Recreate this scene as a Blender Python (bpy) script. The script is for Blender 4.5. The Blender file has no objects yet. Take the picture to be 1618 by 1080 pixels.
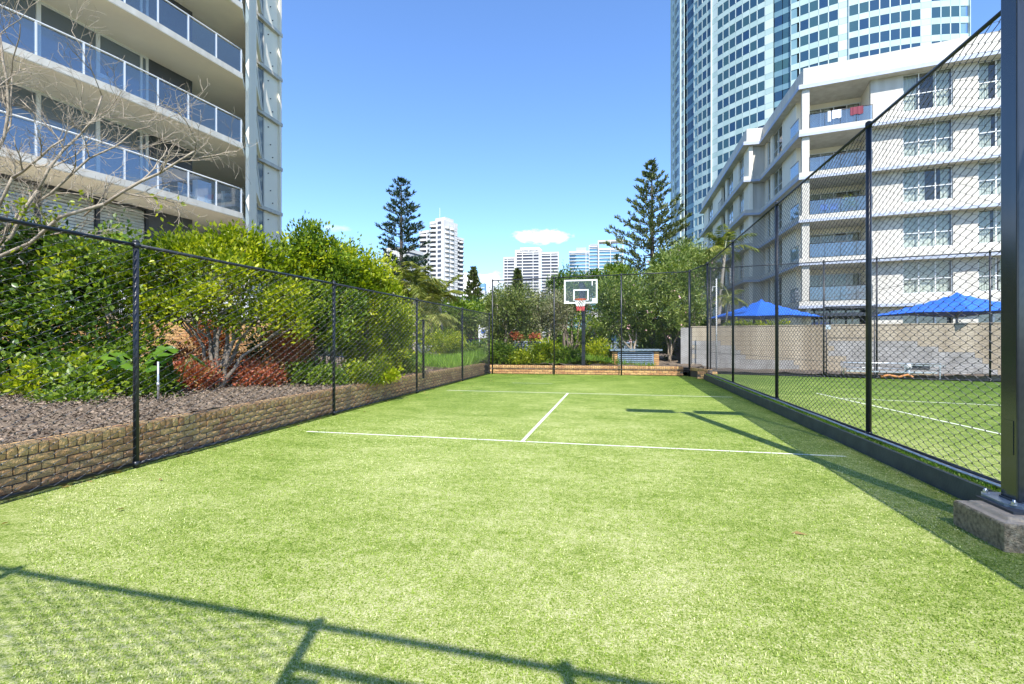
import bpy, math, random
import numpy as np
from mathutils import Vector

# ------------------------------------------------------------------ camera, world, sun
sc = bpy.context.scene
C = sc.collection
R = math.radians
YAW = R(12.47); CY, SY = math.cos(YAW), math.sin(YAW)
FPX = 764.0; HZ = 536.0; CAMZ = 1.5

cam = bpy.data.cameras.new("camera"); camo = bpy.data.objects.new("camera", cam); C.objects.link(camo)
camo.location = (0, 0, CAMZ); camo.rotation_euler = (R(90), 0, YAW)
cam.sensor_width = 36; cam.lens = FPX / 1618 * 36
cam.shift_y = -(540 - HZ) / 1618.0
cam.clip_start = 0.05; cam.clip_end = 5000
sc.camera = camo

SUN_EL = 52.1; SUN_AZ = 164.4          # degrees, azimuth clockwise from +Y
sun = bpy.data.lights.new("sun", 'SUN'); sun.energy = 5.0; sun.angle = R(0.42); sun.color = (1.0, 0.96, 0.89)
suno = bpy.data.objects.new("sun", sun); C.objects.link(suno)
suno.rotation_euler = Vector((-0.21, 0.75, -1.0)).to_track_quat('-Z', 'Y').to_euler()
suno.location = (5, -15, 30)

sc.view_settings.view_transform = 'Standard'; sc.view_settings.look = 'None'
sc.view_settings.gamma = 1.0; sc.view_settings.use_curve_mapping = False
sc.view_settings.exposure = 0.80
sc.render.engine = 'CYCLES'
sc.cycles.max_bounces = 7; sc.cycles.diffuse_bounces = 3; sc.cycles.glossy_bounces = 3
sc.cycles.transparent_max_bounces = 14; sc.cycles.transmission_bounces = 4
sc.cycles.use_denoising = True
sc.cycles.caustics_reflective = False; sc.cycles.caustics_refractive = False

def G(u, d):
    """ground position (X, Y) of a picture column at a depth in metres"""
    lat = (u - 809) / FPX * d
    return (lat * CY - d * SY, lat * SY + d * CY)
def ZV(v, d):
    return CAMZ + (HZ - v) * d / FPX
def DIR(u, v):
    x, y = G(u, 1.0); z = (HZ - v) / FPX
    n = math.sqrt(x * x + y * y + z * z); return (x / n, y / n, z / n)

world = bpy.data.worlds.new("World"); sc.world = world; world.use_nodes = True
wt = world.node_tree; wt.nodes.clear()
def N(t, kind, **kw):
    n = t.nodes.new(kind)
    for k, v in kw.items(): setattr(n, k, v)
    return n
def math_(t, op, a, b=None, c=None, clamp=False):
    n = N(t, 'ShaderNodeMath', operation=op); n.use_clamp = clamp
    for i, x in enumerate((a, b, c)):
        if x is None: continue
        if isinstance(x, (int, float)): n.inputs[i].default_value = x
        else: t.links.new(x, n.inputs[i])
    return n.outputs[0]
sky = N(wt, 'ShaderNodeTexSky', sky_type='NISHITA')
sky.sun_disc = False; sky.sun_elevation = R(SUN_EL); sky.sun_rotation = R(SUN_AZ)
sky.altitude = 0; sky.air_density = 1.0; sky.dust_density = 0.35; sky.ozone_density = 2.2
tc = N(wt, 'ShaderNodeTexCoord')
sep = N(wt, 'ShaderNodeSeparateXYZ'); wt.links.new(tc.outputs['Generated'], sep.inputs[0])
az = math_(wt, 'ARCTAN2', sep.outputs[0], sep.outputs[1]); el = math_(wt, 'ARCSINE', sep.outputs[2])
nz = N(wt, 'ShaderNodeTexNoise'); nz.inputs['Scale'].default_value = 30; nz.inputs['Detail'].default_value = 8
nz.inputs['Roughness'].default_value = 0.58
mp = N(wt, 'ShaderNodeMapping'); mp.inputs['Scale'].default_value = (1, 1, 1.9)
wt.links.new(tc.outputs['Generated'], mp.inputs[0]); wt.links.new(mp.outputs[0], nz.inputs['Vector'])
nzc = math_(wt, 'MULTIPLY', math_(wt, 'SUBTRACT', nz.outputs[0], 0.5), 3.4)
def azel(u, v):
    x, y, z = DIR(u, v); return math.atan2(x, y), math.asin(z)
clouds = []
for (u, v, hw, hh, gain) in [(858, 374, 48, 13, .95), (752, 455, 58, 30, 1.0), (536, 361, 24, 6, 0.30), (505, 398, 50, 14, 0.75), (690, 480, 60, 20, .6), (1040, 450, 60, 22, .6)]:
    a, e = azel(u, v); a1, _ = azel(u + hw, v); _, e1 = azel(u, v - hh)
    clouds.append((a, e, abs(a1 - a), abs(e1 - e), gain))
for (a, e, wa, we) in [(-1.5, .07, .25, .05), (-2.2, .1, .3, .06), (1.3, .09, .3, .06), (2.0, .06, .22, .04), (2.9, .1, .35, .06), (-.95, .05, .15, .03)]:
    clouds.append((a, e, wa, we, 0.9))
tot = None
for (a, e, wa, we, gain) in clouds:
    p = math_(wt, 'POWER', math_(wt, 'ABSOLUTE', math_(wt, 'DIVIDE', math_(wt, 'SUBTRACT', az, a), wa)), 2.0)
    q = math_(wt, 'POWER', math_(wt, 'ABSOLUTE', math_(wt, 'DIVIDE', math_(wt, 'SUBTRACT', el, e), we)), 2.0)
    m = math_(wt, 'SUBTRACT', 1.0, math_(wt, 'ADD', p, q))
    m = math_(wt, 'ADD', m, nzc)
    m = math_(wt, 'MULTIPLY', math_(wt, 'MULTIPLY', m, 1.1, clamp=True), gain)
    # keep the noise from making cloud far away from the cloud's own place
    far = math_(wt, 'SUBTRACT', 2.3, math_(wt, 'ADD', p, q), clamp=True)
    m = math_(wt, 'MULTIPLY', m, far)
    tot = m if tot is None else math_(wt, 'MAXIMUM', tot, m)
mix = N(wt, 'ShaderNodeMixRGB'); mix.inputs[2].default_value = (7.0, 7.2, 7.5, 1)
tint = N(wt, 'ShaderNodeMixRGB', blend_type='MULTIPLY'); tint.inputs[0].default_value = 1; tint.inputs[2].default_value = (0.80, 1.01, 1.28, 1)
wt.links.new(sky.outputs[0], tint.inputs[1])
wt.links.new(tint.outputs[0], mix.inputs[1]); wt.links.new(tot, mix.inputs[0])
bg = N(wt, 'ShaderNodeBackground'); bg.inputs[1].default_value = 0.144
wt.links.new(mix.outputs[0], bg.inputs[0])
wo = N(wt, 'ShaderNodeOutputWorld'); wt.links.new(bg.outputs[0], wo.inputs[0])

# ------------------------------------------------------------------ materials
def M(name, col, rough=.6, col2=None, scale=6., bump=0., bscale=40., metal=0., rnd=False, spec=.5, trans=0., contrast=1., detail=5., coat=0., streak=False):
    """principled material; col2 = second colour mixed in by noise; rnd = mixed per object and per island instead"""
    m = bpy.data.materials.new(name); m.use_nodes = True; t = m.node_tree; b = t.nodes['Principled BSDF']
    b.inputs['Base Color'].default_value = (*col, 1); b.inputs['Roughness'].default_value = rough
    b.inputs['Metallic'].default_value = metal; b.inputs['Specular IOR Level'].default_value = spec
    if coat: b.inputs['Coat Weight'].default_value = coat
    co = N(t, 'ShaderNodeTexCoord')
    if col2 is not None:
        n = N(t, 'ShaderNodeTexNoise'); n.inputs['Scale'].default_value = scale; n.inputs['Detail'].default_value = detail
        geo = N(t, 'ShaderNodeNewGeometry')
        if streak:
            mp_ = N(t, 'ShaderNodeMapping'); mp_.inputs['Scale'].default_value = (1, 1, .10)
            t.links.new(geo.outputs['Position'], mp_.inputs[0]); t.links.new(mp_.outputs[0], n.inputs['Vector'])
        else: t.links.new(geo.outputs['Position'], n.inputs['Vector'])
        f = math_(t, 'MULTIPLY_ADD', math_(t, 'SUBTRACT', n.outputs[0], .5), 2.2 * contrast, .5, clamp=True)
        if rnd:
            oi = N(t, 'ShaderNodeObjectInfo')
            r = math_(t, 'FRACT', math_(t, 'ADD', oi.outputs['Random'], geo.outputs['Random Per Island']))
            f = math_(t, 'MULTIPLY_ADD', f, .45, math_(t, 'MULTIPLY', r, .65), clamp=True)
        mx = N(t, 'ShaderNodeMixRGB'); mx.inputs[1].default_value = (*col, 1); mx.inputs[2].default_value = (*col2, 1)
        t.links.new(f, mx.inputs[0]); t.links.new(mx.outputs[0], b.inputs['Base Color'])
    if bump:
        n2 = N(t, 'ShaderNodeTexNoise'); n2.inputs['Scale'].default_value = bscale; n2.inputs['Detail'].default_value = 6
        g2 = N(t, 'ShaderNodeNewGeometry'); t.links.new(g2.outputs['Position'], n2.inputs['Vector'])
        bp = N(t, 'ShaderNodeBump'); bp.inputs['Strength'].default_value = bump; bp.inputs['Distance'].default_value = .02
        t.links.new(n2.outputs[0], bp.inputs['Height']); t.links.new(bp.outputs[0], b.inputs['Normal'])
    return m
def leafmat(name, c0, c1, c2, rough=.42, tr=.38, spec=.4, scale=1.2):
    m = bpy.data.materials.new(name); m.use_nodes = True; t = m.node_tree; b = t.nodes['Principled BSDF']
    geo = N(t, 'ShaderNodeNewGeometry'); oi = N(t, 'ShaderNodeObjectInfo')
    n = N(t, 'ShaderNodeTexNoise'); n.inputs['Scale'].default_value = scale; n.inputs['Detail'].default_value = 3
    t.links.new(geo.outputs['Position'], n.inputs['Vector'])
    f = math_(t, 'ADD', math_(t, 'MULTIPLY', geo.outputs['Random Per Island'], .6), math_(t, 'MULTIPLY', math_(t, 'SUBTRACT', n.outputs[0], .32), 1.3), clamp=True)
    r = N(t, 'ShaderNodeValToRGB'); e = r.color_ramp.elements
    e[0].position = .12; e[0].color = (*c0, 1); e[1].position = .9; e[1].color = (*c2, 1)
    x = e.new(.5); x.color = (*c1, 1)
    t.links.new(f, r.inputs[0]); t.links.new(r.outputs[0], b.inputs['Base Color'])
    b.inputs['Roughness'].default_value = rough; b.inputs['Specular IOR Level'].default_value = spec
    tl = N(t, 'ShaderNodeBsdfTranslucent')
    br = N(t, 'ShaderNodeMixRGB', blend_type='MULTIPLY'); br.inputs[0].default_value = 1; br.inputs[2].default_value = (1.25, 1.35, .5, 1)
    t.links.new(r.outputs[0], br.inputs[1]); t.links.new(br.outputs[0], tl.inputs[0])
    ms = N(t, 'ShaderNodeMixShader'); ms.inputs[0].default_value = tr
    t.links.new(b.outputs[0], ms.inputs[1]); t.links.new(tl.outputs[0], ms.inputs[2])
    t.links.new(ms.outputs[0], t.nodes['Material Output'].inputs[0])
    return m
def glassmat(name, tintc, refl=.12, amount=.75, rough=.02):
    """thin clear pane: tinted see-through plus a fresnel reflection"""
    m = bpy.data.materials.new(name); m.use_nodes = True; t = m.node_tree; t.nodes.remove(t.nodes['Principled BSDF'])
    tr = N(t, 'ShaderNodeBsdfTransparent'); tr.inputs[0].default_value = (*tintc, 1)
    df = N(t, 'ShaderNodeBsdfDiffuse'); df.inputs[0].default_value = (tintc[0] * .5, tintc[1] * .5, tintc[2] * .5, 1)
    gl = N(t, 'ShaderNodeBsdfGlossy'); gl.inputs['Roughness'].default_value = rough
    m0 = N(t, 'ShaderNodeMixShader'); m0.inputs[0].default_value = 1 - amount
    t.links.new(tr.outputs[0], m0.inputs[1]); t.links.new(df.outputs[0], m0.inputs[2])
    fr = N(t, 'ShaderNodeFresnel'); fr.inputs[0].default_value = 1.5
    geo = N(t, 'ShaderNodeNewGeometry'); front = math_(t, 'SUBTRACT', 1.0, geo.outputs['Backfacing'])
    fa = math_(t, 'MULTIPLY', math_(t, 'ADD', math_(t, 'MULTIPLY', fr.outputs[0], 1.3), refl, clamp=True), front)
    m1 = N(t, 'ShaderNodeMixShader'); t.links.new(fa, m1.inputs[0])
    t.links.new(m0.outputs[0], m1.inputs[1]); t.links.new(gl.outputs[0], m1.inputs[2])
    t.links.new(m1.outputs[0], t.nodes['Material Output'].inputs[0])
    return m
def windowmat(name, c, c2, rough=.06, spec=.9, wob=.02):
    """dark window of a room behind glass, colour differs from window to window"""
    m = M(name, c, rough, c2, scale=.05, rnd=True, spec=spec)
    t = m.node_tree; b = t.nodes['Principled BSDF']; b.inputs['IOR'].default_value = 1.75
    n2 = N(t, 'ShaderNodeTexNoise'); n2.inputs['Scale'].default_value = .7
    bp = N(t, 'ShaderNodeBump'); bp.inputs['Strength'].default_value = wob; bp.inputs['Distance'].default_value = .3
    g2 = N(t, 'ShaderNodeNewGeometry'); t.links.new(g2.outputs['Position'], n2.inputs['Vector'])
    t.links.new(n2.outputs[0], bp.inputs['Height']); t.links.new(bp.outputs[0], b.inputs['Normal'])
    return m

def turfmat():
    m = bpy.data.materials.new('synthetic_turf'); m.use_nodes = True; t = m.node_tree; b = t.nodes['Principled BSDF']
    geo = N(t, 'ShaderNodeNewGeometry'); pos = geo.outputs['Position']
    def noise(s, d=4, r=.6, vec=pos):
        n = N(t, 'ShaderNodeTexNoise'); n.inputs['Scale'].default_value = s; n.inputs['Detail'].default_value = d
        n.inputs['Roughness'].default_value = r; t.links.new(vec, n.inputs['Vector']); return n.outputs[0]
    mpn = N(t, 'ShaderNodeMapping'); mpn.inputs['Scale'].default_value = (.7, 1.1, 1); t.links.new(pos, mpn.inputs[0])
    big = noise(.45, 5, .62); mid = noise(2.3, 5, .65, mpn.outputs[0]); small = noise(13, 6, .85); fine = noise(70, 4, .85); tiny = noise(230, 2, .8)
    sp = N(t, 'ShaderNodeSeparateXYZ'); t.links.new(pos, sp.inputs[0])
    # sand infill lies thicker over the middle of the court near the gate
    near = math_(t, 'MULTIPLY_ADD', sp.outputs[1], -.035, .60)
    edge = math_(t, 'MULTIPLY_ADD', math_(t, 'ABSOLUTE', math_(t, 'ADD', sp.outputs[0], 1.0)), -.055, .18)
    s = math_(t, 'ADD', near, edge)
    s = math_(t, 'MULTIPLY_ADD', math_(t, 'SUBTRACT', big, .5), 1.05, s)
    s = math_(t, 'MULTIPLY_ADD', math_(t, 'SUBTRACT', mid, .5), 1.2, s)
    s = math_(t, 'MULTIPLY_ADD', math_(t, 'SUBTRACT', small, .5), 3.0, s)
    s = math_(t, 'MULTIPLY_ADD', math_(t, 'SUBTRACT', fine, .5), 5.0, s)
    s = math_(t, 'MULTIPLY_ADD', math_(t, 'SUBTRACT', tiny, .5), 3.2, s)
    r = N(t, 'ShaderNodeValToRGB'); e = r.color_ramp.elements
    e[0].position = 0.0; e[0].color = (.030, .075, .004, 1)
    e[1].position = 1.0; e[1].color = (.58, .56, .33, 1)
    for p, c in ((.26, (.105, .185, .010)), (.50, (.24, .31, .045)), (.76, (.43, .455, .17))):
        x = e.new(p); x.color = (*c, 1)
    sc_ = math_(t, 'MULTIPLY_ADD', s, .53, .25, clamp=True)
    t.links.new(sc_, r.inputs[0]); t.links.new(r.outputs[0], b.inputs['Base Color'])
    b.inputs['Roughness'].default_value = .75; b.inputs['Specular IOR Level'].default_value = .25
    b.inputs['Sheen Weight'].default_value = 0.0
    bp = N(t, 'ShaderNodeBump'); bp.inputs['Strength'].default_value = .9; bp.inputs['Distance'].default_value = .012
    h = math_(t, 'ADD', math_(t, 'MULTIPLY', fine, .9), math_(t, 'ADD', math_(t, 'MULTIPLY', small, .6), math_(t, 'MULTIPLY', tiny, .5)))
    t.links.new(h, bp.inputs['Height']); t.links.new(bp.outputs[0], b.inputs['Normal'])
    return m

MT = dict(
    turf=turfmat(),
    line=M('line_paint', (.78, .79, .70), .8, (.60, .66, .44), 18, .5, 160),
    black=M('black_coated_steel', (.014, .016, .022), .36, (.028, .032, .040), 9, spec=.4),
    wire=M('black_wire', (.022, .024, .03), .42, spec=.8), wire2=M('glint_wire', (.022, .024, .028), .34, (.06, .063, .07), 30, spec=1.0),  # wire2: sun glint on the left mesh put into lighter, glossier colour
    polepaint=M('dark_gloss_paint', (.022, .026, .035), .16, (.03, .035, .045), 3, spec=.8),
    galv=M('galvanised_steel', (.42, .45, .48), .35, (.62, .64, .66), 30, metal=.7),
    plate=M('painted_base_plate', (.12, .16, .22), .28, (.2, .25, .3), 14, spec=.7),
    brick=M('tan_brick', (.42, .19, .09), .9, (.78, .50, .20), 7, .8, 60, rnd=True),
    mortar=M('dark_mortar', (.16, .12, .09), .95, (.10, .08, .065), 20, .4),
    concrete=M('aggregate_concrete', (.13, .10, .06), .9, (.46, .37, .25), 34, .9, 90),
    conctop=M('worn_concrete', (.36, .29, .21), .9, (.46, .37, .27), 14, .4, 60),
    kerb=M('charcoal_kerb_board', (.055, .068, .072), .6, (.10, .115, .115), 5, .15),
    soil=M('garden_soil', (.085, .06, .04), .95, (.20, .155, .11), 5, .9, 25),
    chip=M('bark_chip', (.05, .036, .025), .9, (.33, .25, .18), 3, rnd=True),
    earth=M('ground_cover', (.10, .12, .045), .95, (.19, .17, .11), .6, .5, 12),
    wallc=M('rendered_block', (.27, .22, .155), .9, (.42, .36, .27), 1.3, .25, 50, contrast=1.6, streak=True),
    wallg=M('unpainted_block', (.23, .22, .205), .9, (.37, .36, .345), 2.0, .25, 50),
    white=M('white_render', (.62, .595, .53), .75, (.47, .44, .38), 3.0, .06, 30, streak=True),
    cream=M('cream_render', (.90, .83, .67), .8, (.80, .735, .61), .8, .06, 30, streak=True),
    greyedge=M('grey_slab_edge', (.34, .38, .47), .6, (.42, .46, .55), 2),
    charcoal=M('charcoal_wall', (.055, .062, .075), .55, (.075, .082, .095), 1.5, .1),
    tanwall=M('tan_brickwork', (.46, .30, .17), .9, (.58, .42, .26), 6, .5),
    frame=M('white_frame', (.72, .73, .73), .4),
    dframe=M('dark_frame', (.03, .035, .045), .4),
    glassb=glassmat('balustrade_glass', (.62, .74, .86), .10, .88),
    glassd=windowmat('balcony_door_glass', (.018, .035, .06), (.15, .20, .25)),
    curtain=M('curtain', (.66, .68, .62), .9, (.82, .82, .76), 2.5),
    pane=glassmat('window_pane', (.87, .89, .87), .02, .97),
    blind=M('window_blind', (.80, .82, .86), .7),
    clad=M('mint_cladding', (.34, .46, .44), .25, (.47, .58, .55), .5, rnd=True),
    cladw=M('white_cladding', (.58, .65, .62), .3, (.46, .56, .54), .5, rnd=True),
    cladb=M('blue_cladding', (.12, .22, .28), .2, (.2, .34, .38), .5, rnd=True),
    towerglass=windowmat('tower_window', (.006, .03, .10), (.04, .10, .10), .06, .45, .04),
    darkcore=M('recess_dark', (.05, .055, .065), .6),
    twhite=M('tower_white', (.62, .61, .585), .7, (.54, .53, .51), .2),
    tglass=windowmat('distant_window', (.035, .045, .075), (.10, .11, .14), .45, .2),
    tblue=windowmat('distant_blue_glass', (.06, .16, .32), (.16, .32, .46), .35, .3),
    tgrey=M('distant_grey', (.30, .34, .40), .6, (.38, .42, .47), .1),
    blue=M('blue_canvas', (.010, .10, .50), .55, (.02, .16, .75), 3, trans=0),
    bark=M('bark', (.10, .08, .06), .9, (.22, .18, .14), 9, .8, 40),
    pbark=M('pale_bark', (.22, .175, .125), .9, (.40, .34, .26), 6, .6, 40),
    dbark=M('pine_bark', (.045, .038, .034), .9, (.10, .085, .07), 6, .6, 20),
    palmb=M('palm_trunk', (.30, .26, .20), .9, (.42, .38, .31), 8, .6, 20),
    orange=M('orange_paint', (.46, .085, .025), .5), hose=M('orange_hose', (.42, .17, .05), .7),
    netw=M('white_cord', (.80, .80, .80), .8), netr=M('red_cord', (.62, .09, .10), .8), netb=M('blue_cord', (.10, .18, .62), .8),
    clear=glassmat('clear_acrylic', (.97, .98, .98), .0, .985),
    slat=M('blue_grey_slat', (.24, .32, .42), .45, (.32, .40, .5), 6), slate=M('slate_top', (.16, .22, .27), .55, (.22, .28, .33), 8, .2),
    rock=M('weathered_rock', (.28, .26, .23), .9, (.44, .42, .38), 4, .8, 12),
    carp=M('maroon_car_paint', (.20, .012, .03), .2, coat=.8), carg=M('car_glass', (.03, .07, .14), .08, spec=.9), tyre=M('tyre', (.02, .02, .02), .8),
    carw=M('white_car_paint', (.75, .76, .78), .2, coat=.8), asphalt=M('asphalt', (.06, .06, .065), .9, (.08, .08, .08), 10, .3),
    towel=M('white_towel', (.75, .77, .80), .9), towelr=M('maroon_towel', (.20, .045, .065), .9), cblue=M('blue_plastic', (.02, .10, .40), .4), terracotta=M('terracotta', (.45, .2, .1), .8),
    skin=M('red_text', (.5, .02, .02), .6), pink=M('pink_petal', (.72, .42, .42), .6), redp=M('red_petal', (.55, .02, .02), .6),
)
LF = dict(
    dark=leafmat('leaf_dark', (.022, .055, .008), (.065, .135, .014), (.20, .28, .03), .32, .36, .6),
    lime=leafmat('leaf_lime', (.06, .11, .006), (.25, .32, .012), (.50, .50, .028), .38, .45),
    mid=leafmat('leaf_mid', (.026, .065, .009), (.11, .19, .018), (.32, .40, .045), .4, .38),
    olive=leafmat('leaf_olive', (.035, .06, .016), (.135, .18, .04), (.38, .40, .13), .45, .32),
    oleander=leafmat('leaf_oleander', (.028, .060, .012), (.125, .19, .035), (.40, .44, .14), .36, .34),
    grey=leafmat('leaf_grey', (.07, .08, .035), (.20, .21, .10), (.44, .43, .25), .55, .25),
    pine=leafmat('needle', (.012, .032, .020), (.028, .060, .032), (.07, .11, .045), .5, .12),
    pine2=leafmat('needle_olive', (.035, .06, .022), (.09, .125, .038), (.21, .23, .075), .5, .2),
    red=leafmat('leaf_red', (.14, .045, .025), (.40, .10, .05), (.58, .24, .13), .45, .3),
    tan=leafmat('leaf_dry', (.13, .09, .03), (.30, .20, .07), (.48, .34, .14), .6, .3),
    grass=leafmat('grass_blade', (.06, .14, .012), (.16, .30, .02), (.34, .48, .07), .45, .4),
    palm=leafmat('palm_leaf', (.08, .12, .02), (.21, .25, .05), (.42, .40, .13), .4, .3),
    pile=leafmat('pile_blade', (.12, .20, .012), (.27, .36, .055), (.60, .60, .32), .7, .15, .2, .5),
    big=leafmat('leaf_big', (.04, .10, .010), (.08, .18, .016), (.17, .29, .03), .3, .4, .6),
)

# ------------------------------------------------------------------ geometry helpers
class MB:
    def __init__(s, frame=None): s.v = []; s.f = []; s.fr = frame
    def P(s, p):
        if s.fr is None: return (p[0], p[1], p[2])
        ox, oy, a = s.fr; c, n = math.cos(a), math.sin(a)
        return (ox + p[0] * c - p[1] * n, oy + p[0] * n + p[1] * c, p[2])
    def add(s, vs, fs):
        k = len(s.v); s.v += [s.P(p) for p in vs]; s.f += [tuple(i + k for i in f) for f in fs]; return s
    def box(s, x0, x1, y0, y1, z0, z1):
        if x0 > x1: x0, x1 = x1, x0
        if y0 > y1: y0, y1 = y1, y0
        return s.add([(x0, y0, z0), (x1, y0, z0), (x1, y1, z0), (x0, y1, z0), (x0, y0, z1), (x1, y0, z1), (x1, y1, z1), (x0, y1, z1)],
                     [(3, 2, 1, 0), (4, 5, 6, 7), (0, 1, 5, 4), (1, 2, 6, 5), (2, 3, 7, 6), (3, 0, 4, 7)])
    def prism(s, poly, z0, z1):
        n = len(poly)
        z0s = z0 if isinstance(z0, (list, tuple)) else [z0] * n; z1s = z1 if isinstance(z1, (list, tuple)) else [z1] * n
        ar = sum(poly[i][0] * poly[(i + 1) % n][1] - poly[(i + 1) % n][0] * poly[i][1] for i in range(n))
        idx = list(range(n)) if ar > 0 else list(range(n))[::-1]
        vs = [(poly[i][0], poly[i][1], z0s[i]) for i in idx] + [(poly[i][0], poly[i][1], z1s[i]) for i in idx]
        return s.add(vs, [tuple(range(n))[::-1], tuple(range(n, 2 * n))] + [(i, (i + 1) % n, (i + 1) % n + n, i + n) for i in range(n)])
    def tube(s, pts, r, n=6, cap=True):
        pts = [Vector(s_) for s_ in pts]; m = len(pts)
        rs = r if isinstance(r, (list, tuple)) else [r] * m
        vs = []; fs = []; up = None
        for i in range(m):
            d = (pts[min(i + 1, m - 1)] - pts[max(i - 1, 0)])
            if d.length < 1e-9: d = Vector((0, 0, 1))
            d.normalize()
            if up is None: up = Vector((0, 0, 1)) if abs(d.z) < .9 else Vector((1, 0, 0))
            a = d.cross(up)
            if a.length < 1e-6: a = d.cross(Vector((1, 0.3, 0)))
            a.normalize(); b = a.cross(d).normalized(); up = b
            for k in range(n):
                t = 2 * math.pi * (k + .5) / n
                vs.append(tuple(pts[i] + (a * math.cos(t) + b * math.sin(t)) * rs[i]))
        for i in range(m - 1):
            for k in range(n):
                k2 = (k + 1) % n
                fs.append((i * n + k, (i + 1) * n + k, (i + 1) * n + k2, i * n + k2))
        if cap and n > 2:
            fs.append(tuple(range(n))); fs.append(tuple(range((m - 1) * n, m * n))[::-1])
        return s.add(vs, fs)
    def build(s, name, mat, parent=None, smooth=False, at=(0, 0, 0)):
        o = at
        if parent is not None:
            o = Vector((0, 0, 0)); q = parent
            while q is not None: o += q.location; q = q.parent
        arr = np.array(s.v, dtype=np.float64) - np.array([o[0], o[1], o[2]])
        me = bpy.data.meshes.new(name); me.from_pydata(arr.tolist(), [], s.f)
        me.materials.append(mat)
        if smooth: me.polygons.foreach_set('use_smooth', [True] * len(me.polygons))
        ob = bpy.data.objects.new(name, me); C.objects.link(ob)
        if parent is not None: ob.parent = parent
        else: ob.location = at
        return ob
def tag(o, label=None, cat=None, group=None, kind=None):
    if label: o['label'] = label
    if cat: o['category'] = cat
    if group: o['group'] = group
    if kind: o['kind'] = kind
    return o
def thing(name, label, cat, loc=(0, 0, 0), group=None):
    o = bpy.data.objects.new(name, None); C.objects.link(o); o.location = loc; o.empty_display_size = .2
    return tag(o, label, cat, group)
def struct(name, mb, mat, **k): return tag(mb.build(name, mat, **k), kind='structure')
def link_mesh(name, me, parent, loc=(0, 0, 0), rz=0, scale=None, rot=None):
    o = bpy.data.objects.new(name, me); C.objects.link(o); o.parent = parent; o.location = loc
    o.rotation_euler = rot if rot else (0, 0, rz)
    if scale: o.scale = scale
    return o
def copy_tree(o, parent=None):
    c = o.copy(); C.objects.link(c)
    if parent is not None: c.parent = parent
    for ch in list(o.children): copy_tree(ch, c)
    return c
def np_mesh(name, V, F, mat, smooth=False):
    me = bpy.data.meshes.new(name); V = np.asarray(V, dtype=np.float32); F = np.asarray(F, dtype=np.int32)
    nf, k = F.shape
    me.vertices.add(len(V)); me.vertices.foreach_set('co', V.ravel())
    me.loops.add(nf * k); me.loops.foreach_set('vertex_index', F.ravel())
    me.polygons.add(nf); me.polygons.foreach_set('loop_start', np.arange(nf, dtype=np.int32) * k)
    me.polygons.foreach_set('loop_total', np.full(nf, k, dtype=np.int32))
    if smooth: me.polygons.foreach_set('use_smooth', np.ones(nf, dtype=bool))
    me.materials.append(mat); me.update(calc_edges=True)
    return me
def unit(a): return a / np.maximum(np.linalg.norm(a, axis=1, keepdims=True), 1e-9)
def leaf_mesh(name, P, D, Nn, L, W, mat, fold=.22, droop=0.):
    """one folded four-cornered leaf per point"""
    P = np.asarray(P); D = unit(np.asarray(D)); S = unit(np.cross(D, Nn)); Nn = np.cross(S, D)
    L = np.broadcast_to(L, (len(P),))[:, None]; W = np.broadcast_to(W, (len(P),))[:, None]
    mid = P + D * L * .48 + Nn * W * fold
    tip = P + D * L; tip[:, 2] -= (droop * L)[:, 0]
    V = np.stack([P, mid + S * W * .5, tip, mid - S * W * .5], axis=1).reshape(-1, 3)
    b = np.arange(len(P))[:, None] * 4
    F = np.concatenate([b + [0, 1, 2], b + [0, 2, 3]], axis=1).reshape(-1, 3)
    return np_mesh(name, V, F, mat)
def crown_pts(rng, blobs, n, per=28, cr=.22, shell=.55, up=.35):
    """leaf bases and directions in clumps through the blobs (x, y, z, rx, ry, rz)"""
    B = np.asarray(blobs, dtype=float); w = (B[:, 3] * B[:, 4] * B[:, 5]) ** .75; w /= w.sum()
    K = max(8, n // per); bi = rng.choice(len(B), K, p=w)
    u = unit(rng.normal(size=(K, 3))); r = shell + (1 - shell) * rng.random(K) ** .6
    r *= 1 + .13 * rng.normal(size=K)
    cc = B[bi, :3] + u * r[:, None] * B[bi, 3:6]
    crs = cr * (.6 + .8 * rng.random(K))
    ci = rng.integers(0, K, n)
    off = rng.normal(size=(n, 3)) * crs[ci][:, None] * .62
    P = cc[ci] + off
    D = unit(P - B[bi[ci], :3]) * .55 + rng.normal(size=(n, 3)) * .6 + [0, 0, up] + unit(off) * .5
    return P, D
def foliage(name, rng, blobs, n, L, W, mat, parent, per=28, cr=.22, shell=.55, up=.35, zmin=None):
    P, D = crown_pts(rng, blobs, n, per, cr, shell, up)
    if zmin is not None: P[:, 2] = np.maximum(P[:, 2], zmin + .03 + .1 * rng.random(len(P)))
    Nn = rng.normal(size=P.shape) * .6 + [0, -.15, 1.0]
    o = Vector((0, 0, 0)); q = parent
    while q is not None: o += q.location; q = q.parent
    ll = L * (.65 + .7 * rng.random(n)); me = leaf_mesh(name, P - np.array(o), D, Nn, ll, ll * W / L, mat)
    ob = bpy.data.objects.new(name, me); C.objects.link(ob); ob.parent = parent
    return ob
def wiggle(rng, a, b, k=5, amp=.06):
    a = np.array(a, float); b = np.array(b, float); L = np.linalg.norm(b - a)
    return [tuple(a + (b - a) * i / (k - 1) + (rng.normal(size=3) * amp * L * (0 if i in (0, k - 1) else 1))) for i in range(k)]
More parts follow.
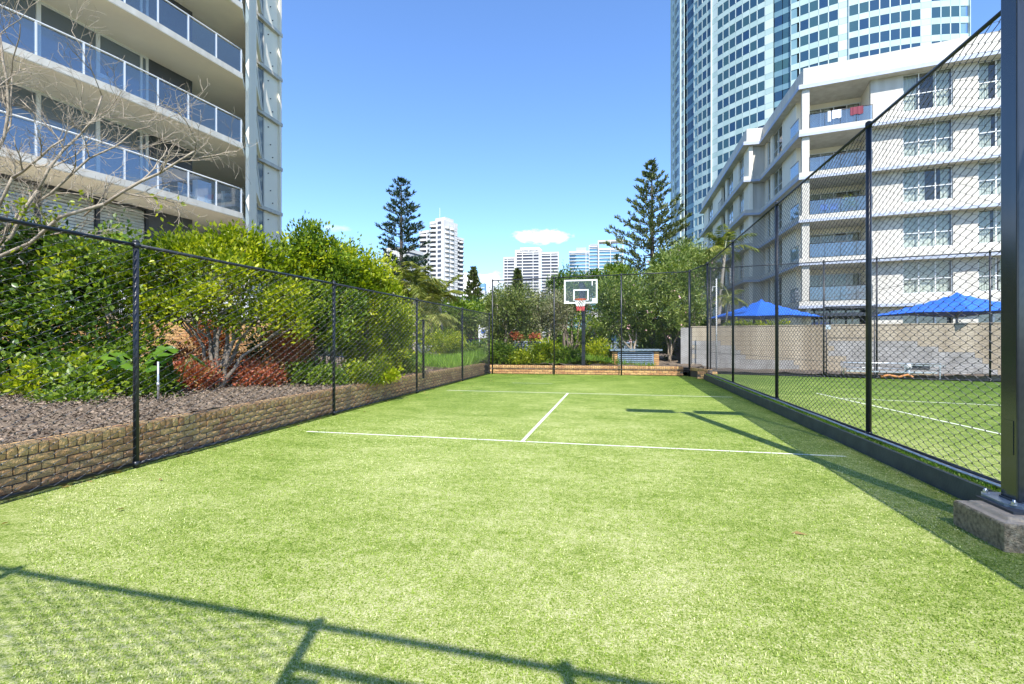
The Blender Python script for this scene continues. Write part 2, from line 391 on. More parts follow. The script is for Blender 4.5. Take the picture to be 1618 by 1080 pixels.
def limbs(mb, rng, base, blobs, r=.07, fork=.45, n=6):
    """stems from the base forking to the blobs"""
    for (x, y, z, rx, ry, rz) in blobs:
        f = (base[0] + (x - base[0]) * fork * .6 + rng.normal() * .05, base[1] + (y - base[1]) * fork * .6 + rng.normal() * .05, base[2] + (z - base[2]) * fork)
        b0 = (base[0] + rng.normal() * r, base[1] + rng.normal() * r, base[2] - .05)
        mb.tube(wiggle(rng, b0, f, 4, .04) + wiggle(rng, f, (x, y, z), 4, .05)[1:], [r, r * .9, r * .8, r * .7, r * .55, r * .4, r * .25], n)
        for _ in range(5):
            q = np.array([x, y, z]) + unit(rng.normal(size=(1, 3)))[0] * np.array([rx, ry, rz]) * .85
            s0 = np.array(f) + (np.array([x, y, z]) - np.array(f)) * rng.uniform(.2, .9)
            mb.tube(wiggle(rng, s0, q, 4, .06), [r * .35, r * .28, r * .2, r * .1], 4)

# brick shapes: rough split face towards +y, centre of the face's foot at the origin
def brick_meshes(name, L, H, D, k, amp, seed):
    rng = random.Random(seed); out = []
    for _ in range(k):
        c = lambda a=amp: rng.uniform(-a, a)
        hx, ch = L / 2, min(L, H) * .13
        ring = [(-hx + ch * .4, 0), (0, 0), (hx - ch * .4, 0), (hx, H / 2), (hx - ch * .4, H), (0, H), (-hx + ch * .4, H), (-hx, H / 2)]
        v = [(x + c(amp * .25), -abs(c()) * .6 if i % 2 == 0 else -abs(c()) * .25, z + c(amp * .25)) for i, (x, z) in enumerate(ring)]
        v.append((c(L * .12), abs(c()) * .8 + amp * .4, H / 2 + c(H * .12)))
        v += [(-hx, -D, 0), (hx, -D, 0), (hx, -D, H), (-hx, -D, H)]
        f = [(i, (i + 1) % 8, 8) for i in range(8)]
        f = [(a, c2, b) if False else (a, b, c2) for a, b, c2 in f]
        f += [(1, 0, 9), (2, 1, 9, 10), (3, 2, 10), (4, 3, 10, 11), (5, 4, 11), (6, 5, 11, 12), (7, 6, 12), (0, 7, 12, 9), (9, 12, 11, 10)]
        me = bpy.data.meshes.new(name); me.from_pydata([(x, y, z) for x, y, z in v], [], f); me.materials.append(MT['brick'])
        out.append(me)
    return out
STR = brick_meshes('brick', .228, .074, .11, 7, .012, 3)
HDR = brick_meshes('brick', .080, .108, .22, 6, .010, 5)
HDF = brick_meshes('brick', .108, .074, .11, 4, .010, 8)
def brick_wall(root, x0, x1, courses, frame, z0=0., top=True, limit=300, order=None, seed=1, mortar=True):
    """bricks along local x, face towards local +y; frame = (ox, oy, angle); returns the number built singly"""
    rng = random.Random(seed); items = []; ch = .086
    for c in range(courses):
        off = (.12 if c % 2 else 0)
        n = int((x1 - x0) / .24) + 2
        for i in range(n):
            x = x0 + .12 + i * .24 - off
            if x + .114 > x1 + .001: break
            if x - .114 < x0 - .001: continue
            items.append((x, z0 + c * ch, rng.choice(STR)))
    if top:
        n = int((x1 - x0) / .089)
        for i in range(n): items.append((x0 + .045 + i * .089, z0 + courses * ch, rng.choice(HDR)))
    if order: items.sort(key=lambda q: (order(q[0]), q[1]))
    ox, oy, a = frame; ca, sa = math.cos(a), math.sin(a)
    L = Vector((0, 0, 0)); q = root
    while q is not None: L += q.location; q = q.parent
    rest = MB()
    for k, (x, z, me) in enumerate(items):
        y = rng.uniform(-.008, .006)
        X, Y = ox + x * ca - y * sa, oy + x * sa + y * ca
        if k < limit: link_mesh('brick', me, root, (X - L.x, Y - L.y, z - L.z), a + rng.uniform(-.012, .012))
        else:
            rest.fr = (X, Y, a)
            rest.add([(v.co.x, v.co.y, v.co.z + z) for v in me.vertices], [tuple(p.vertices) for p in me.polygons])
    if rest.v: tag(rest.build('brick_courses', MT['brick'], root), kind='stuff')
    if mortar:
        b = MB(frame); b.box(x0 + .01, x1 - .01, -.20, -.016, z0, z0 + courses * ch + (.095 if top else -.01)); b.build('mortar_bed', MT['mortar'], root)
    return len(items)
# ------------------------------------------------------------------ ground and courts
XL, XR, ZR = -5.5, 3.3, .19          # left fence, right fence, level of the neighbouring court
struct('ground', MB().add([(-700, -500, -.12), (700, -500, -.12), (700, 1500, -.12), (-700, 1500, -.12)], [(0, 1, 2, 3)]), MT['earth'])
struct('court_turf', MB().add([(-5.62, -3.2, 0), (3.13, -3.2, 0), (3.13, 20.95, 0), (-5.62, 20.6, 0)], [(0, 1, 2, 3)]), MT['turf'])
struct('edge_strip', MB().add([(-5.80, -3.2, -.012), (-5.60, -3.2, -.012), (-5.60, 20.6, -.012), (-5.80, 20.6, -.012)], [(0, 1, 2, 3)]), MT['soil'])
EN = R(-13.1)                          # the neighbouring court lies skewed
ex0, ey0 = 3.3, 19.6
def EF(t, o=0): return (ex0 + t * math.cos(EN) - o * math.sin(EN), ey0 + t * math.sin(EN) + o * math.cos(EN))
e1 = EF(14)
struct('neighbouring_court_turf', MB().prism([(3.165, -3.2), (26, -3.2), (26, EF(23.3)[1]), (3.165, EF(-.1)[1])], -.1, ZR), MT['turf'])
k = MB(); k.box(3.13, 3.165, 5.0, 19.35, -.05, ZR + .002)
struct('kerb_board', k, MT['kerb'])
k = MB(); k.box(3.13, 3.165, -3.2, 4.0, -.05, ZR + .002)
struct('kerb_board', k, MT['kerb'])
k = MB(); k.box(3.27, 3.40, -3.2, 19.55, ZR, ZR + .018)
struct('concrete_edge', k, MT['conctop'])
p = MB(); p.tube([(3.245, y, ZR + .026 + .004 * math.sin(y * 3)) for y in np.linspace(-3.2, 19.4, 50)], .020, 6)
tag(p.build('edge_pipe', MT['galv'], smooth=True), 'long thin pale metal pipe lying along the turf edge beside the tall right fence', 'pipe')
def line_(name, x0, x1, y0, y1, z=.004):
    struct(name, MB().add([(x0, y0, z), (x1, y0, z), (x1, y1, z), (x0, y1, z)], [(0, 1, 2, 3)]), MT['line'])
line_('court_line', -4.97, 2.84, 6.94, 6.992)
line_('court_line', -4.95, 2.88, 13.47, 13.52)
line_('court_line', -1.415, -1.36, 6.996, 13.466)
line_('court_line', -3.6, -2.2, 16.3, 16.335)
# lines on the neighbouring court
def gline(u0, v0, u1, v1, w=.05, z=ZR):
    q = []
    for (u, v) in ((u0, v0), (u1, v1)):
        d = (CAMZ - z) * FPX / (v - HZ); q.append(Vector((*G(u, d), z + .004)))
    t = (q[1] - q[0]).normalized(); s = Vector((-t.y, t.x, 0)) * w / 2
    q[1] = q[1] + t * 2
    struct('court_line', MB().add([tuple(q[0] - s), tuple(q[1] - s), tuple(q[1] + s), tuple(q[0] + s)], [(0, 1, 2, 3)]), MT['line'])
gline(1290, 621, 1560, 681); gline(1330, 629, 1575, 640)
rng = np.random.default_rng(5)
# thin grass tufts poking up along the kerb top
P = np.stack([3.17 + .055 * rng.random(5200), -1 + 20.2 * rng.random(5200), np.full(5200, ZR)], 1)
me = leaf_mesh('turf_fringe', P, rng.normal(size=P.shape) * .5 + [0, 0, 1], rng.normal(size=P.shape), .035, .012, LF['grass'])
o = bpy.data.objects.new('turf_fringe', me); C.objects.link(o); tag(o, 'ragged strip of bright turf along the top of the dark kerb board', 'turf edge', kind='stuff')

# short blades of the turf pile standing up near the camera
n = 190000
yy = .9 + 7.5 * rng.random(n) ** 1.9; half = .2 + 1.25 * yy
xx = np.clip(-.25 * yy + (rng.random(n) * 2 - 1) * half, -5.5, 3.1)
P = np.stack([xx, yy, np.full(n, -.002)], 1)
me = leaf_mesh('turf_pile', P, rng.normal(size=P.shape) * .75 + [0, 0, .8], rng.normal(size=P.shape), .013 + .008 * rng.random(n), .0045 + .0008 * yy, LF['pile'], .1)
o = bpy.data.objects.new('turf_pile', me); C.objects.link(o); tag(o, 'short sandy green blades of the synthetic turf pile in the foreground', 'turf', kind='stuff')

# ------------------------------------------------------------------ chain link
WM = {}
def wire_mesh(W, H, knuckle=True, p=.085, r=.0044, mat='wire'):
    if mat == 'wire2': r = .0052; p = .104
    if mat == 'wire3': r = .0052; p = .11; mat = 'wire'; W += .0001
    key = (round(W, 2), round(H, 2), knuckle, mat)
    if key in WM: return WM[key]
    nw = int(W / p); nk = int(H / (p / 2)) + 1; offs = np.array([(1, 0), (0, 1), (-1, 0), (0, -1)]) * r
    nodes = []
    x0 = (W - nw * p) / 2 + p / 2
    for i in range(nw):
        x = x0 + i * p; pts = []
        for j in range(nk):
            s = 1 if (i + j) % 2 else -1; z = j * H / (nk - 1)
            X = x + s * (p / 2 + .0008)
            if knuckle and 0 < j < nk - 1:
                pts.append((X, s * .002, z - .0055)); pts.append((X, -s * .002, z + .0055))
            else: pts.append((X, 0, z))
        nodes.append(pts)
    A = np.array(nodes); n = A.shape[1]
    V = np.repeat(A[:, :, None, :], 4, axis=2); V[..., 0] += offs[:, 0]; V[..., 1] += offs[:, 1]
    V = V.reshape(-1, 3)
    base = (np.arange(nw)[:, None, None] * n + np.arange(n - 1)[None, :, None]) * 4
    kk = np.arange(4)[None, None, :]; k2 = (kk + 1) % 4
    F = np.stack([base + kk, base + k2, base + 4 + k2, base + 4 + kk], axis=-1).reshape(-1, 4)
    WM[key] = np_mesh('wire_mesh', V, F, MT[mat], True); return WM[key]
def fence(label, p0, p1, stations, ztop, zbot=0., zrail=.05, knuckle=True, pr=.030, rr=.021, group=None, zt2=None, name='chain_link_fence', post_top=.03, skip=(), wm='wire'):
    """posts at the stations (metres from p0 towards p1), top and bottom rails, a wire mesh in each bay"""
    a = math.atan2(p1[1] - p0[1], p1[0] - p0[0]); Lh = math.hypot(p1[0] - p0[0], p1[1] - p0[1])
    t = thing(name, label, 'fence', (p0[0], p0[1], zbot), group); fr = (p0[0], p0[1], a)
    zt2 = ztop if zt2 is None else zt2
    zt = lambda x: ztop + (zt2 - ztop) * x / Lh
    for x in stations:
        b = MB(fr); b.tube([(x, 0, zbot - .05), (x, 0, zt(x) + post_top)], pr, 10); po = b.build('post', MT['black'], t, True)
        c = MB(fr); c.tube([(x, 0, zt(x) + post_top), (x, 0, zt(x) + post_top + .02), (x, 0, zt(x) + post_top + .035)], [pr * 1.15, pr * 1.1, pr * .4], 10); c.build('post_cap', MT['black'], po, True)
        for z in (zbot + zrail, zt(x)):
            c = MB(fr); c.tube([(x, 0, z - .03), (x, 0, z + .03)], pr * 1.22, 10); c.build('clamp', MT['black'], po, True)
    s0, s1 = min(0, stations[0]), max(stations)
    for i in range(len(stations) - 1):
        if i in skip: continue
        xa, xb = stations[i], stations[i + 1]
        b = MB(fr); b.tube([(xa + pr, 0, zt(xa)), (xb - pr, 0, zt(xb))], rr, 8); b.build('top_rail', MT['black'], t, True)
        b = MB(fr); b.tube([(xa + pr, 0, zbot + zrail), (xb - pr, 0, zbot + zrail)], rr, 8); b.build('bottom_rail', MT['black'], t, True)
        W = xb - xa - .03; H = zt((xa + xb) / 2) - zbot - zrail
        me = wire_mesh(W, H, knuckle, mat=wm)
        off = -.028
        lx, ly = xa + .015, off
        o = link_mesh('wire_mesh', me, t, (lx * math.cos(a) - ly * math.sin(a), lx * math.sin(a) + ly * math.cos(a), zrail), a)
        # thin tie wires round the rails
    return t, fr
LP = [.55 + 4.01 * i for i in range(6)]           # post stations on the left fence, by Y
fence('low black chain link fence in front of the long planter wall on the left', (XL, -.87), (XL, 20.3), [0, LP[0] + .87, LP[1] + .87, LP[2] + .87, LP[3] + .87, LP[4] + .87, 21.17], 2.6, 0, .05, wm='wire2')
fence('tall black chain link fence on the kerb between the two courts', (XR, -.87), (XR, 19.6), [0, 4.3, 8.3, 12.2, 16.27, 20.47], 4.39, ZR, .035, pr=.034)
fence('short angled bay of chain link fence at the far right court corner', (2.83, 20.86), (XR, 19.56), [0, 1.34], 4.3, 0., .28, False, zt2=4.39)
fence('black chain link fence along the far end behind the hoop', (-5.37, 20.35), (2.83, 20.86), [0.0, 2.68, 5.48, 8.19], 4.06, 0, .24, False, zt2=4.27)
_t, _f = fence('black chain link fence across the far end of the neighbouring court', EF(.1), EF(22), [.0, 4.25 - .6, 5.15, 8.0, 11.6, 15.2, 18.8], 4.2, ZR, .03, False, pr=.028, rr=.018)
# mid rail and gate leaf in the second bay
b = MB(_f); b.tube([(3.68, 0, 2.62), (5.12, 0, 2.62)], .024, 8); b.tube([(3.68, 0, 2.56), (5.12, 0, 2.56)], .016, 8); b.build('gate_head_rail', MT['black'], _t, True)
b = MB(_f); b.tube([(3.72, -.04, .25), (3.72, -.04, 2.5), (5.08, -.04, 2.5), (5.08, -.04, .25), (3.72, -.04, .25)], .019, 8); gl_ = b.build('gate_leaf', MT['black'], _t, True)
b = MB(_f); b.tube([(3.72, -.04, 1.55), (5.08, -.04, 1.55)], .015, 8); b.build('mid_rail', MT['black'], gl_, True)
b = MB(_f); b.box(3.7, 3.84, -.075, -.06, 1.85, 2.0); b.build('lock_box', MT['galv'], gl_)
cb = MB(); a0 = (*G(1250, 15.6), ZV(478, 15.6)); a1 = (*G(1590, 14.2), ZV(412, 14.2))
cb.tube([tuple(Vector(a0).lerp(Vector(a1), i / 12) - Vector((0, 0, .12 * math.sin(math.pi * i / 12)))) for i in range(13)], .008, 5)
tag(cb.build('cable', MT['black'], smooth=True), 'thin black cable slanting across the far fence of the neighbouring court', 'cable')
cb = MB(); a0 = (*G(1120, 18.), ZV(556, 18.)); a1 = (*G(1590, 14.3), ZV(593, 14.3))
cb.tube([tuple(Vector(a0).lerp(Vector(a1), i / 10)) for i in range(11)], .007, 5)
tag(cb.build('cable', MT['black'], smooth=True), 'thin black wire running low behind the neighbouring court fence', 'cable')

# the fence and gateway behind the camera, seen as the shadow in the foreground
fy = -.87
t, fr = fence('chain link fence with an open gateway that throws its shadow over the foreground turf', (XL, fy + .19), (XR, fy - .23), [.02, 2.55, 4.84, 6.16, 8.7], 4.22, 0, .05, True, pr=.034, rr=.026, skip=(2,), name='gateway_fence', wm='wire3')
b = MB(fr); b.tube([(4.84, 0, 4.22), (6.16, 0, 4.22)], .026, 8); b.build('top_rail', MT['black'], t, True)
b = MB(fr); b.tube([(4.84, 0, 3.83), (6.16, 0, 3.83)], .030, 8); b.build('gate_head_rail', MT['black'], t, True)
fy -= .04; b = MB(); gx = XL + 4.84
pts = [(gx, fy - .03, .1), (gx, fy - .03, 3.6)] + [(gx, fy - .03 - .14 * math.sin(q), 3.6 + .14 * (1 - math.cos(q))) for q in (.5, 1.0, 1.57)] + [(gx, fy - 1.2, 3.74), (gx, fy - 1.2, .1), (gx, fy - .03, .1)]
b.tube(pts, .022, 8); gl2 = b.build('gate_leaf', MT['black'], t, True)
b = MB(); b.box(gx + .02, gx + .15, fy - .05, fy + .05, 3.55, 3.68); b.build('latch', MT['black'], gl2)

# ------------------------------------------------------------------ floodlight pole
px, py = 3.02, 4.47
t = thing('floodlight_pole', 'square dark steel light pole bolted to a concrete block beside the right fence', 'light pole', (px, py, 0))
b = MB()
s = .085
b.prism([(px - s, py - s), (px + s, py - s), (px + s, py + s), (px - s, py + s)], .275, 8.0)
sh = b.build('shaft', MT['polepaint'], t)
m = sh.modifiers.new('round', 'BEVEL'); m.width = .012; m.segments = 3
b = MB(); b.box(px - s - .004, px - s, py - .05, py + .05, .62, .88); b.build('access_cover', MT['polepaint'], t)
for (dx, dy) in ((-.04, .64), (.04, .64), (-.04, .86), (.04, .86)):
    pass
b = MB(); q = .19; c_ = .07
pl = [(-q, -q + c_), (-q + c_, -q), (q - c_, -q), (q, -q + c_), (q, q - c_), (q - c_, q), (-q + c_, q), (-q, q - c_)]
ang = R(20)
pl = [(px + x * math.cos(0) * 1.0, py + y) for x, y in pl]
b.prism(pl, .245, .268); b.build('base_plate', MT['plate'], t)
b = MB(); b.prism([(px + (x - px) * .55, py + (y - py) * .55) for x, y in pl], .268, .283); b.build('weld_collar', MT['polepaint'], t)
for dx in (-1, 1):
    for dy in (-1, 1):
        X, Y = px + dx * .145, py + dy * .145
        b = MB(); b.tube([(X, Y, .19), (X, Y, .305)], .009, 8); bo = b.build('anchor_bolt', MT['galv'], t, True)
        b = MB(); b.tube([(X, Y, .2706), (X, Y, .290)], .018, 6); b.build('nut', MT['galv'], bo)
        b = MB(); b.tube([(X, Y, .227), (X, Y, .244)], .018, 6); b.build('nut', MT['galv'], bo)
        b = MB(); b.tube([(X, Y, .2665), (X, Y, .2705)], .028, 12); b.build('washer', MT['galv'], bo)
b = MB(); b.tube([(px - 1.2, py, 7.98), (px + 1.2, py, 7.98)], .035, 8); ar = b.build('cross_arm', MT['polepaint'], t)
for sx in (-1, 1):
    b = MB(); cx = px + sx * .68
    b.box(cx - .47, cx + .47, py - .16, py + .16, 8.02, 8.20); h = b.build('lamp_housing', MT['polepaint'], t)
    b = MB(); b.box(cx - .42, cx + .42, py - .13, py + .13, 8.005, 8.02); b.build('lens', MT['clear'], h)
# concrete footing: chamfered block
b = MB()
x0, x1, y0, y1 = 2.655, 3.40, 4.08, 4.62
def ch(i, z): return [(x0 + i, y0 + i), (x1 - i, y0 + i), (x1 - i, y1 - i), (x0 + i, y1 - i)], z
zs = [(0, -.03), (0, .185), (.012, .2), (.055, .20), (.072, .222), (.09, .226)]
vs = []
for (i, z) in zs: vs += [(x, y, z) for x, y in ch(i, z)[0]]
fs = [(3, 2, 1, 0), tuple(range(len(vs) - 4, len(vs)))]
for r_ in range(len(zs) - 1):
    for k_ in range(4):
        a = r_ * 4 + k_; c2 = r_ * 4 + (k_ + 1) % 4; fs.append((a, c2, c2 + 4, a + 4))
b.add(vs, fs)
fo = b.build('concrete_footing', MT['concrete'])
m = fo.modifiers.new('round', 'BEVEL'); m.width = .008; m.segments = 2
fo.data.materials.append(MT['conctop'])
for pgn in fo.data.polygons:
    if all(fo.data.vertices[i].co.z > .19 for i in pgn.vertices): pgn.material_index = 1
tag(fo, 'stained concrete footing block under the light pole at the right', 'concrete block')
g = MB(); g.box(2.80, 3.26, 4.22, 4.60, .2262, .2460); tag(g.build('grout_pad', MT['darkcore']), 'dark grout packing between the pole base plate and its footing', 'grout', kind='stuff')

# ------------------------------------------------------------------ planter walls
WY1 = 20.6
t = thing('planter_wall', 'low tan split brick wall with soldier course running behind the left fence', 'brick wall', (-5.78, -.8, 0))
brick_wall(t, 0, WY1 + .8, 4, (-5.78, WY1, -math.pi / 2), top=True, limit=300, order=lambda x: (-x if WY1 - x > 3.1 else 50 + x), seed=4)
t = thing('planter_wall', 'low tan brick wall behind the far fence below the basketball hoop', 'brick wall', (2.6, 21.15, 0))
a = math.pi + math.atan2(.50, 8.2)
brick_wall(t, 0, 8.3, 3, (2.62, 21.2, a), top=True, limit=300, seed=9)
t = thing('brick_return', 'short stub of brick wall between the kerb end and the far right corner', 'brick wall', (3.1, 19.4, 0))
brick_wall(t, 0, 1.45, 3, (3.02, 20.75, -math.pi / 2 + .3), top=True, seed=12)
t = thing('brick_pier', 'low brick pier at the far end of the kerb board', 'brick wall', (3.3, 19.7, 0))
brick_wall(t, 0, .72, 2, (3.62, 19.42, math.pi), top=True, seed=14)

# soil beds
rng = np.random.default_rng(8)
def bed(name, poly, z, mat, nx=60, ny=60, amp=.04, slope=0., sx=0):
    xs = [p[0] for p in poly]; ys = [p[1] for p in poly]
    X = np.linspace(min(xs), max(xs), nx); Y = np.linspace(min(ys), max(ys), ny)
    gx, gy = np.meshgrid(X, Y); h = z + amp * (np.sin(gx * 1.7 + gy * .9) * .5 + np.sin(gx * .6 - gy * 1.3) * .5) + amp * .6 * rng.normal(size=gx.shape)
    h += slope * np.maximum(0, sx - gx)
    V = np.stack([gx, gy, h], -1).reshape(-1, 3); i = np.arange((ny - 1) * nx).reshape(ny - 1, nx)[:, :-1]
    F = np.stack([i, i + 1, i + nx + 1, i + nx], -1).reshape(-1, 4)
    me = np_mesh(name, V, F, mat, True); o = bpy.data.objects.new(name, me); C.objects.link(o); return tag(o, kind='structure')
bed('planter_soil', [(-16, -6), (-5.97, 20.4)], .40, MT['soil'], 100, 160, .035, .04, -6.5)
bed('garden_bed', [(-16, 21.35), (3.6, 42)], .36, MT['soil'], 80, 80, .05)
bed('strip_bed', [(3.66, 19.9), (24, 30)], .24, MT['soil'], 60, 40, .03)
# loose bark chips and stones over the front of the left bed
n = 26000
P = np.stack([-6.0 - 4.2 * rng.random(n) ** 1.1, -1 + 19 * rng.random(n), np.zeros(n)], 1)
P[:, 2] = .42 + .04 * np.maximum(0, -6.5 - P[:, 0]) + .05 * rng.random(n)
D = rng.normal(size=P.shape) * [1, 1, .35]
me = leaf_mesh('bark_mulch', P, D, rng.normal(size=P.shape) * .35 + [0, 0, 1], .02 + .05 * rng.random(n), .014 + .03 * rng.random(n), MT['chip'], .35)
o = bpy.data.objects.new('bark_mulch', me); C.objects.link(o); tag(o, 'grey and brown bark mulch and stones covering the left planter bed', 'mulch', kind='stuff')
# fallen leaves along the fence foot
n = 420
P = np.stack([(rng.random(n) < .07) * 1.3 * rng.random(n) -5.47 - .24 * rng.random(n) ** .7 + .05 * rng.normal(size=n), 2 + 18 * rng.random(n) ** 1.2, np.full(n, .012)], 1)
me = leaf_mesh('fallen_leaves', P, rng.normal(size=P.shape) * [1, 1, .2], rng.normal(size=P.shape) * .3 + [0, 0, 1], .05 + .05 * rng.random(n), .03, LF['tan'], .3)
o = bpy.data.objects.new('fallen_leaves', me); C.objects.link(o); tag(o, 'dry brown leaves lying along the foot of the left fence', 'fallen leaves', kind='stuff')
lf = MB(); q = (*G(1262, 3.72), .012)
lf.add([(q[0] - .05, q[1], .006), (q[0] - .01, q[1] + .012, .022), (q[0] + .06, q[1] - .02, .010), (q[0], q[1] - .012, .008)], [(0, 1, 2), (0, 2, 3)])
tag(lf.build('dead_leaf', LF['tan']), 'single small curled brown leaf lying on the open turf', 'leaf')
# ------------------------------------------------------------------ basketball hoop
hx = G(922, 21.2)[0]; HY = 21.35
t = thing('basketball_hoop', 'basketball hoop with clear backboard on a black post behind the far fence', 'basketball hoop', (hx, HY, .4))
b = MB(); b.box(hx - .075, hx + .075, HY - .075, HY + .075, .35, 3.35); b.build('post', MT['black'], t)
b = MB()
for sx in (-.2, .2):
    b.box(hx + sx * .5 - .02, hx + sx * .5 + .02, 20.12, HY, 3.72, 3.80); b.box(hx + sx * .5 - .02, hx + sx * .5 + .02, 20.12, HY, 3.18, 3.24)
b.box(hx - .08, hx + .08, HY - .09, HY + .07, 3.0, 3.86); b.build('support_arm', MT['black'], t)
b = MB(); b.box(hx - .07, hx + .07, 20.08, 20.12, 3.0, 3.86); b.build('mounting_plate', MT['black'], t)
BY = 20.02; bx0, bx1, bz0, bz1 = hx - .70, hx + .66, 2.98, 3.96
b = MB(); b.box(bx0 + .05, bx1 - .05, BY, BY + .012, bz0 + .05, bz1 - .05); bb = b.build('backboard', MT['clear'], t)
w = .058
b = MB(); b.box(bx0, bx1, BY - .015, BY + .03, bz0, bz0 + w); b.box(bx0, bx1, BY - .015, BY + .03, bz1 - w, bz1)
b.box(bx0, bx0 + w, BY - .0145, BY + .0295, bz0 + w, bz1 - w); b.box(bx1 - w, bx1, BY - .0145, BY + .0295, bz0 + w, bz1 - w); b.build('frame', MT['frame'], bb)
ix0, ix1, iz0, iz1 = hx - .32, hx + .30, 3.10, 3.56; w = .05
b = MB(); b.box(ix0, ix1, BY - .004, BY - .001, iz0, iz0 + w); b.box(ix0, ix1, BY - .004, BY - .001, iz1 - w, iz1)
b.box(ix0, ix0 + w, BY - .004, BY - .001, iz0 + w, iz1 - w); b.box(ix1 - w, ix1, BY - .004, BY - .001, iz0 + w, iz1 - w); b.build('target_square', MT['frame'], bb)
b = MB(); b.box(bx1 - .21, bx1 - .06, BY - .008, BY - .002, bz0 + .06, bz0 + .20); b.box(bx0 + .06, bx0 + .20, BY - .008, BY - .002, bz0 + .06, bz0 + .11); b.box(bx1 - .23, bx1 - .19, BY - .006, BY - .002, bz1 - .25, bz1 - .06); b.build('sticker', MT['frame'], bb)
rz = 3.11; rcy = BY - .38; rr = .235
ring = [(hx + rr * math.cos(a), rcy + rr * math.sin(a), rz) for a in np.linspace(0, 2 * math.pi, 33)]
b = MB(); b.tube(ring, .019, 8); ri = b.build('rim', MT['orange'], t, True)
b = MB(); b.box(hx - .11, hx + .11, BY - .18, BY - .02, rz - .02, rz + .045); b.box(hx - .13, hx + .13, BY - .035, BY - .017, rz - .09, rz + .05)
b.tube([(hx - .15, rcy + .14, rz), (hx - .09, BY - .03, rz - .07)], .013, 6); b.tube([(hx + .15, rcy + .14, rz), (hx + .09, BY - .03, rz - .07)], .013, 6); b.build('bracket', MT['orange'], ri)
for (za, zb, mt, ra, rb_) in ((0, .13, 'netb', 1.0, .86), (.13, .27, 'netw', .86, .72), (.27, .46, 'netr', .72, .62)):
    b = MB()
    for i in range(12):
        for s_ in (1, -1):
            a0 = 2 * math.pi * i / 12; a1 = a0 + s_ * math.pi / 12
            f = lambda a, r, z: (hx + rr * r * math.cos(a), rcy + rr * r * math.sin(a), rz - z)
            b.tube([f(a0, ra, za), f(a1, rb_, zb)], .008, 4)
    b.build('net', MT[mt if mt != 'netb' else 'netw'], t)

# ------------------------------------------------------------------ louvred boxes in the garden
def louvre_box(label, u0, u1, d, zt, zb, bricks=True, top=True, mid=None):
    (xa, ya), (xb, yb) = G(u0, d), G(u1, d)
    a = math.atan2(yb - ya, xb - xa); L = math.hypot(xb - xa, yb - ya); fr = (xa, ya, a)
    t = thing('equipment_box', label, 'utility box', (xa, ya, zb))
    pw = .26 if bricks else .07
    for x0 in (0, L - pw):
        if bricks:
            b = MB(fr); b.box(x0 + .02, x0 + pw - .02, .02, .6, zb, zt - .01); pr_ = b.build('pillar', MT['mortar'], t)
            for k_ in range(int((zt - zb) / .086)):
                z = zb + k_ * .086
                bm = STR[k_ % 7]
                X, Y = x0 + pw / 2, 0
                o = link_mesh('brick', bm, pr_, (X * math.cos(a) - Y * math.sin(a), X * math.sin(a) + Y * math.cos(a), z - zb), a + math.pi)
                o.rotation_euler[2] = a + math.pi
        else:
            b = MB(fr); b.box(x0, x0 + pw, -.02, .05, zb, zt); b.build('post', MT['frame'], t)
    b = MB(fr); b.box(pw, L - pw, .08, .6, zb, zt - .04); b.build('casing', MT['darkcore'], t)
    b = MB(fr); b.box(pw, L - pw, -.005, .03, zt - .1, zt - .04); b.box(pw, pw + .05, -.004, .029, zb + .02, zt - .1); b.box(L - pw - .05, L - pw, -.004, .029, zb + .02, zt - .1)
    if mid:
        b.box(pw + mid, pw + mid + .14, -.004, .029, zb + .02, zt - .1)
    lf_ = b.build('louvre_frame', MT['slat'], t)
    n = int((zt - zb - .12) / .085)
    for i in range(n):
        z = zb + .03 + i * (zt - zb - .14) / n
        b = MB(fr); b.prism([(pw + .05, .0), (L - pw - .05, .0), (L - pw - .05, .022), (pw + .05, .022)], z, z + .045); b.build('slat', MT['slat'], lf_)
    if top:
        b = MB(fr); b.box(-.1, L + .1, -.12, .7, zt, zt + .07); b.build('capstone', MT['slate'], t)
    return t
louvre_box('brick ended box with slate top and blue-grey louvres behind the far wall on the right', 967, 1042, 21.4, 1.0, .36)
louvre_box('blue-grey louvred screen box half hidden by shrubs at the far left garden', 812, 867, 25., 1.45, .3, False, False, 1.25)

# ------------------------------------------------------------------ block wall, umbrellas, oddments beyond the neighbouring court
wa = G(1091, 22.0); wb = G(1590, 16.9); a = math.atan2(wb[1] - wa[1], wb[0] - wa[0]); L = math.hypot(wb[0] - wa[0], wb[1] - wa[1])
t = thing('block_wall', 'long stained concrete block wall behind the neighbouring court below the blue umbrellas', 'wall', (wa[0], wa[1], 0)); fr = (wa[0], wa[1], a)
Lw = L + 7
rn = random.Random(3)
b = MB(fr); b.box(.06, Lw, .02, .19, 0, 2.06); b.build('core', MT['mortar'], t)
bw, bh = .40, .20; cnt = 0; rest = MB(fr)
blk = []
for v_, mt in enumerate(('wallc', 'wallg')):
    me_ = []
    for q_ in range(2):
        mb = MB(); mb.box(.004, bw - .004, -.006, .03, .004, bh - .004); o = mb.build('block', MT[mt]); me_.append(o.data); bpy.data.objects.remove(o)
    blk.append(me_)
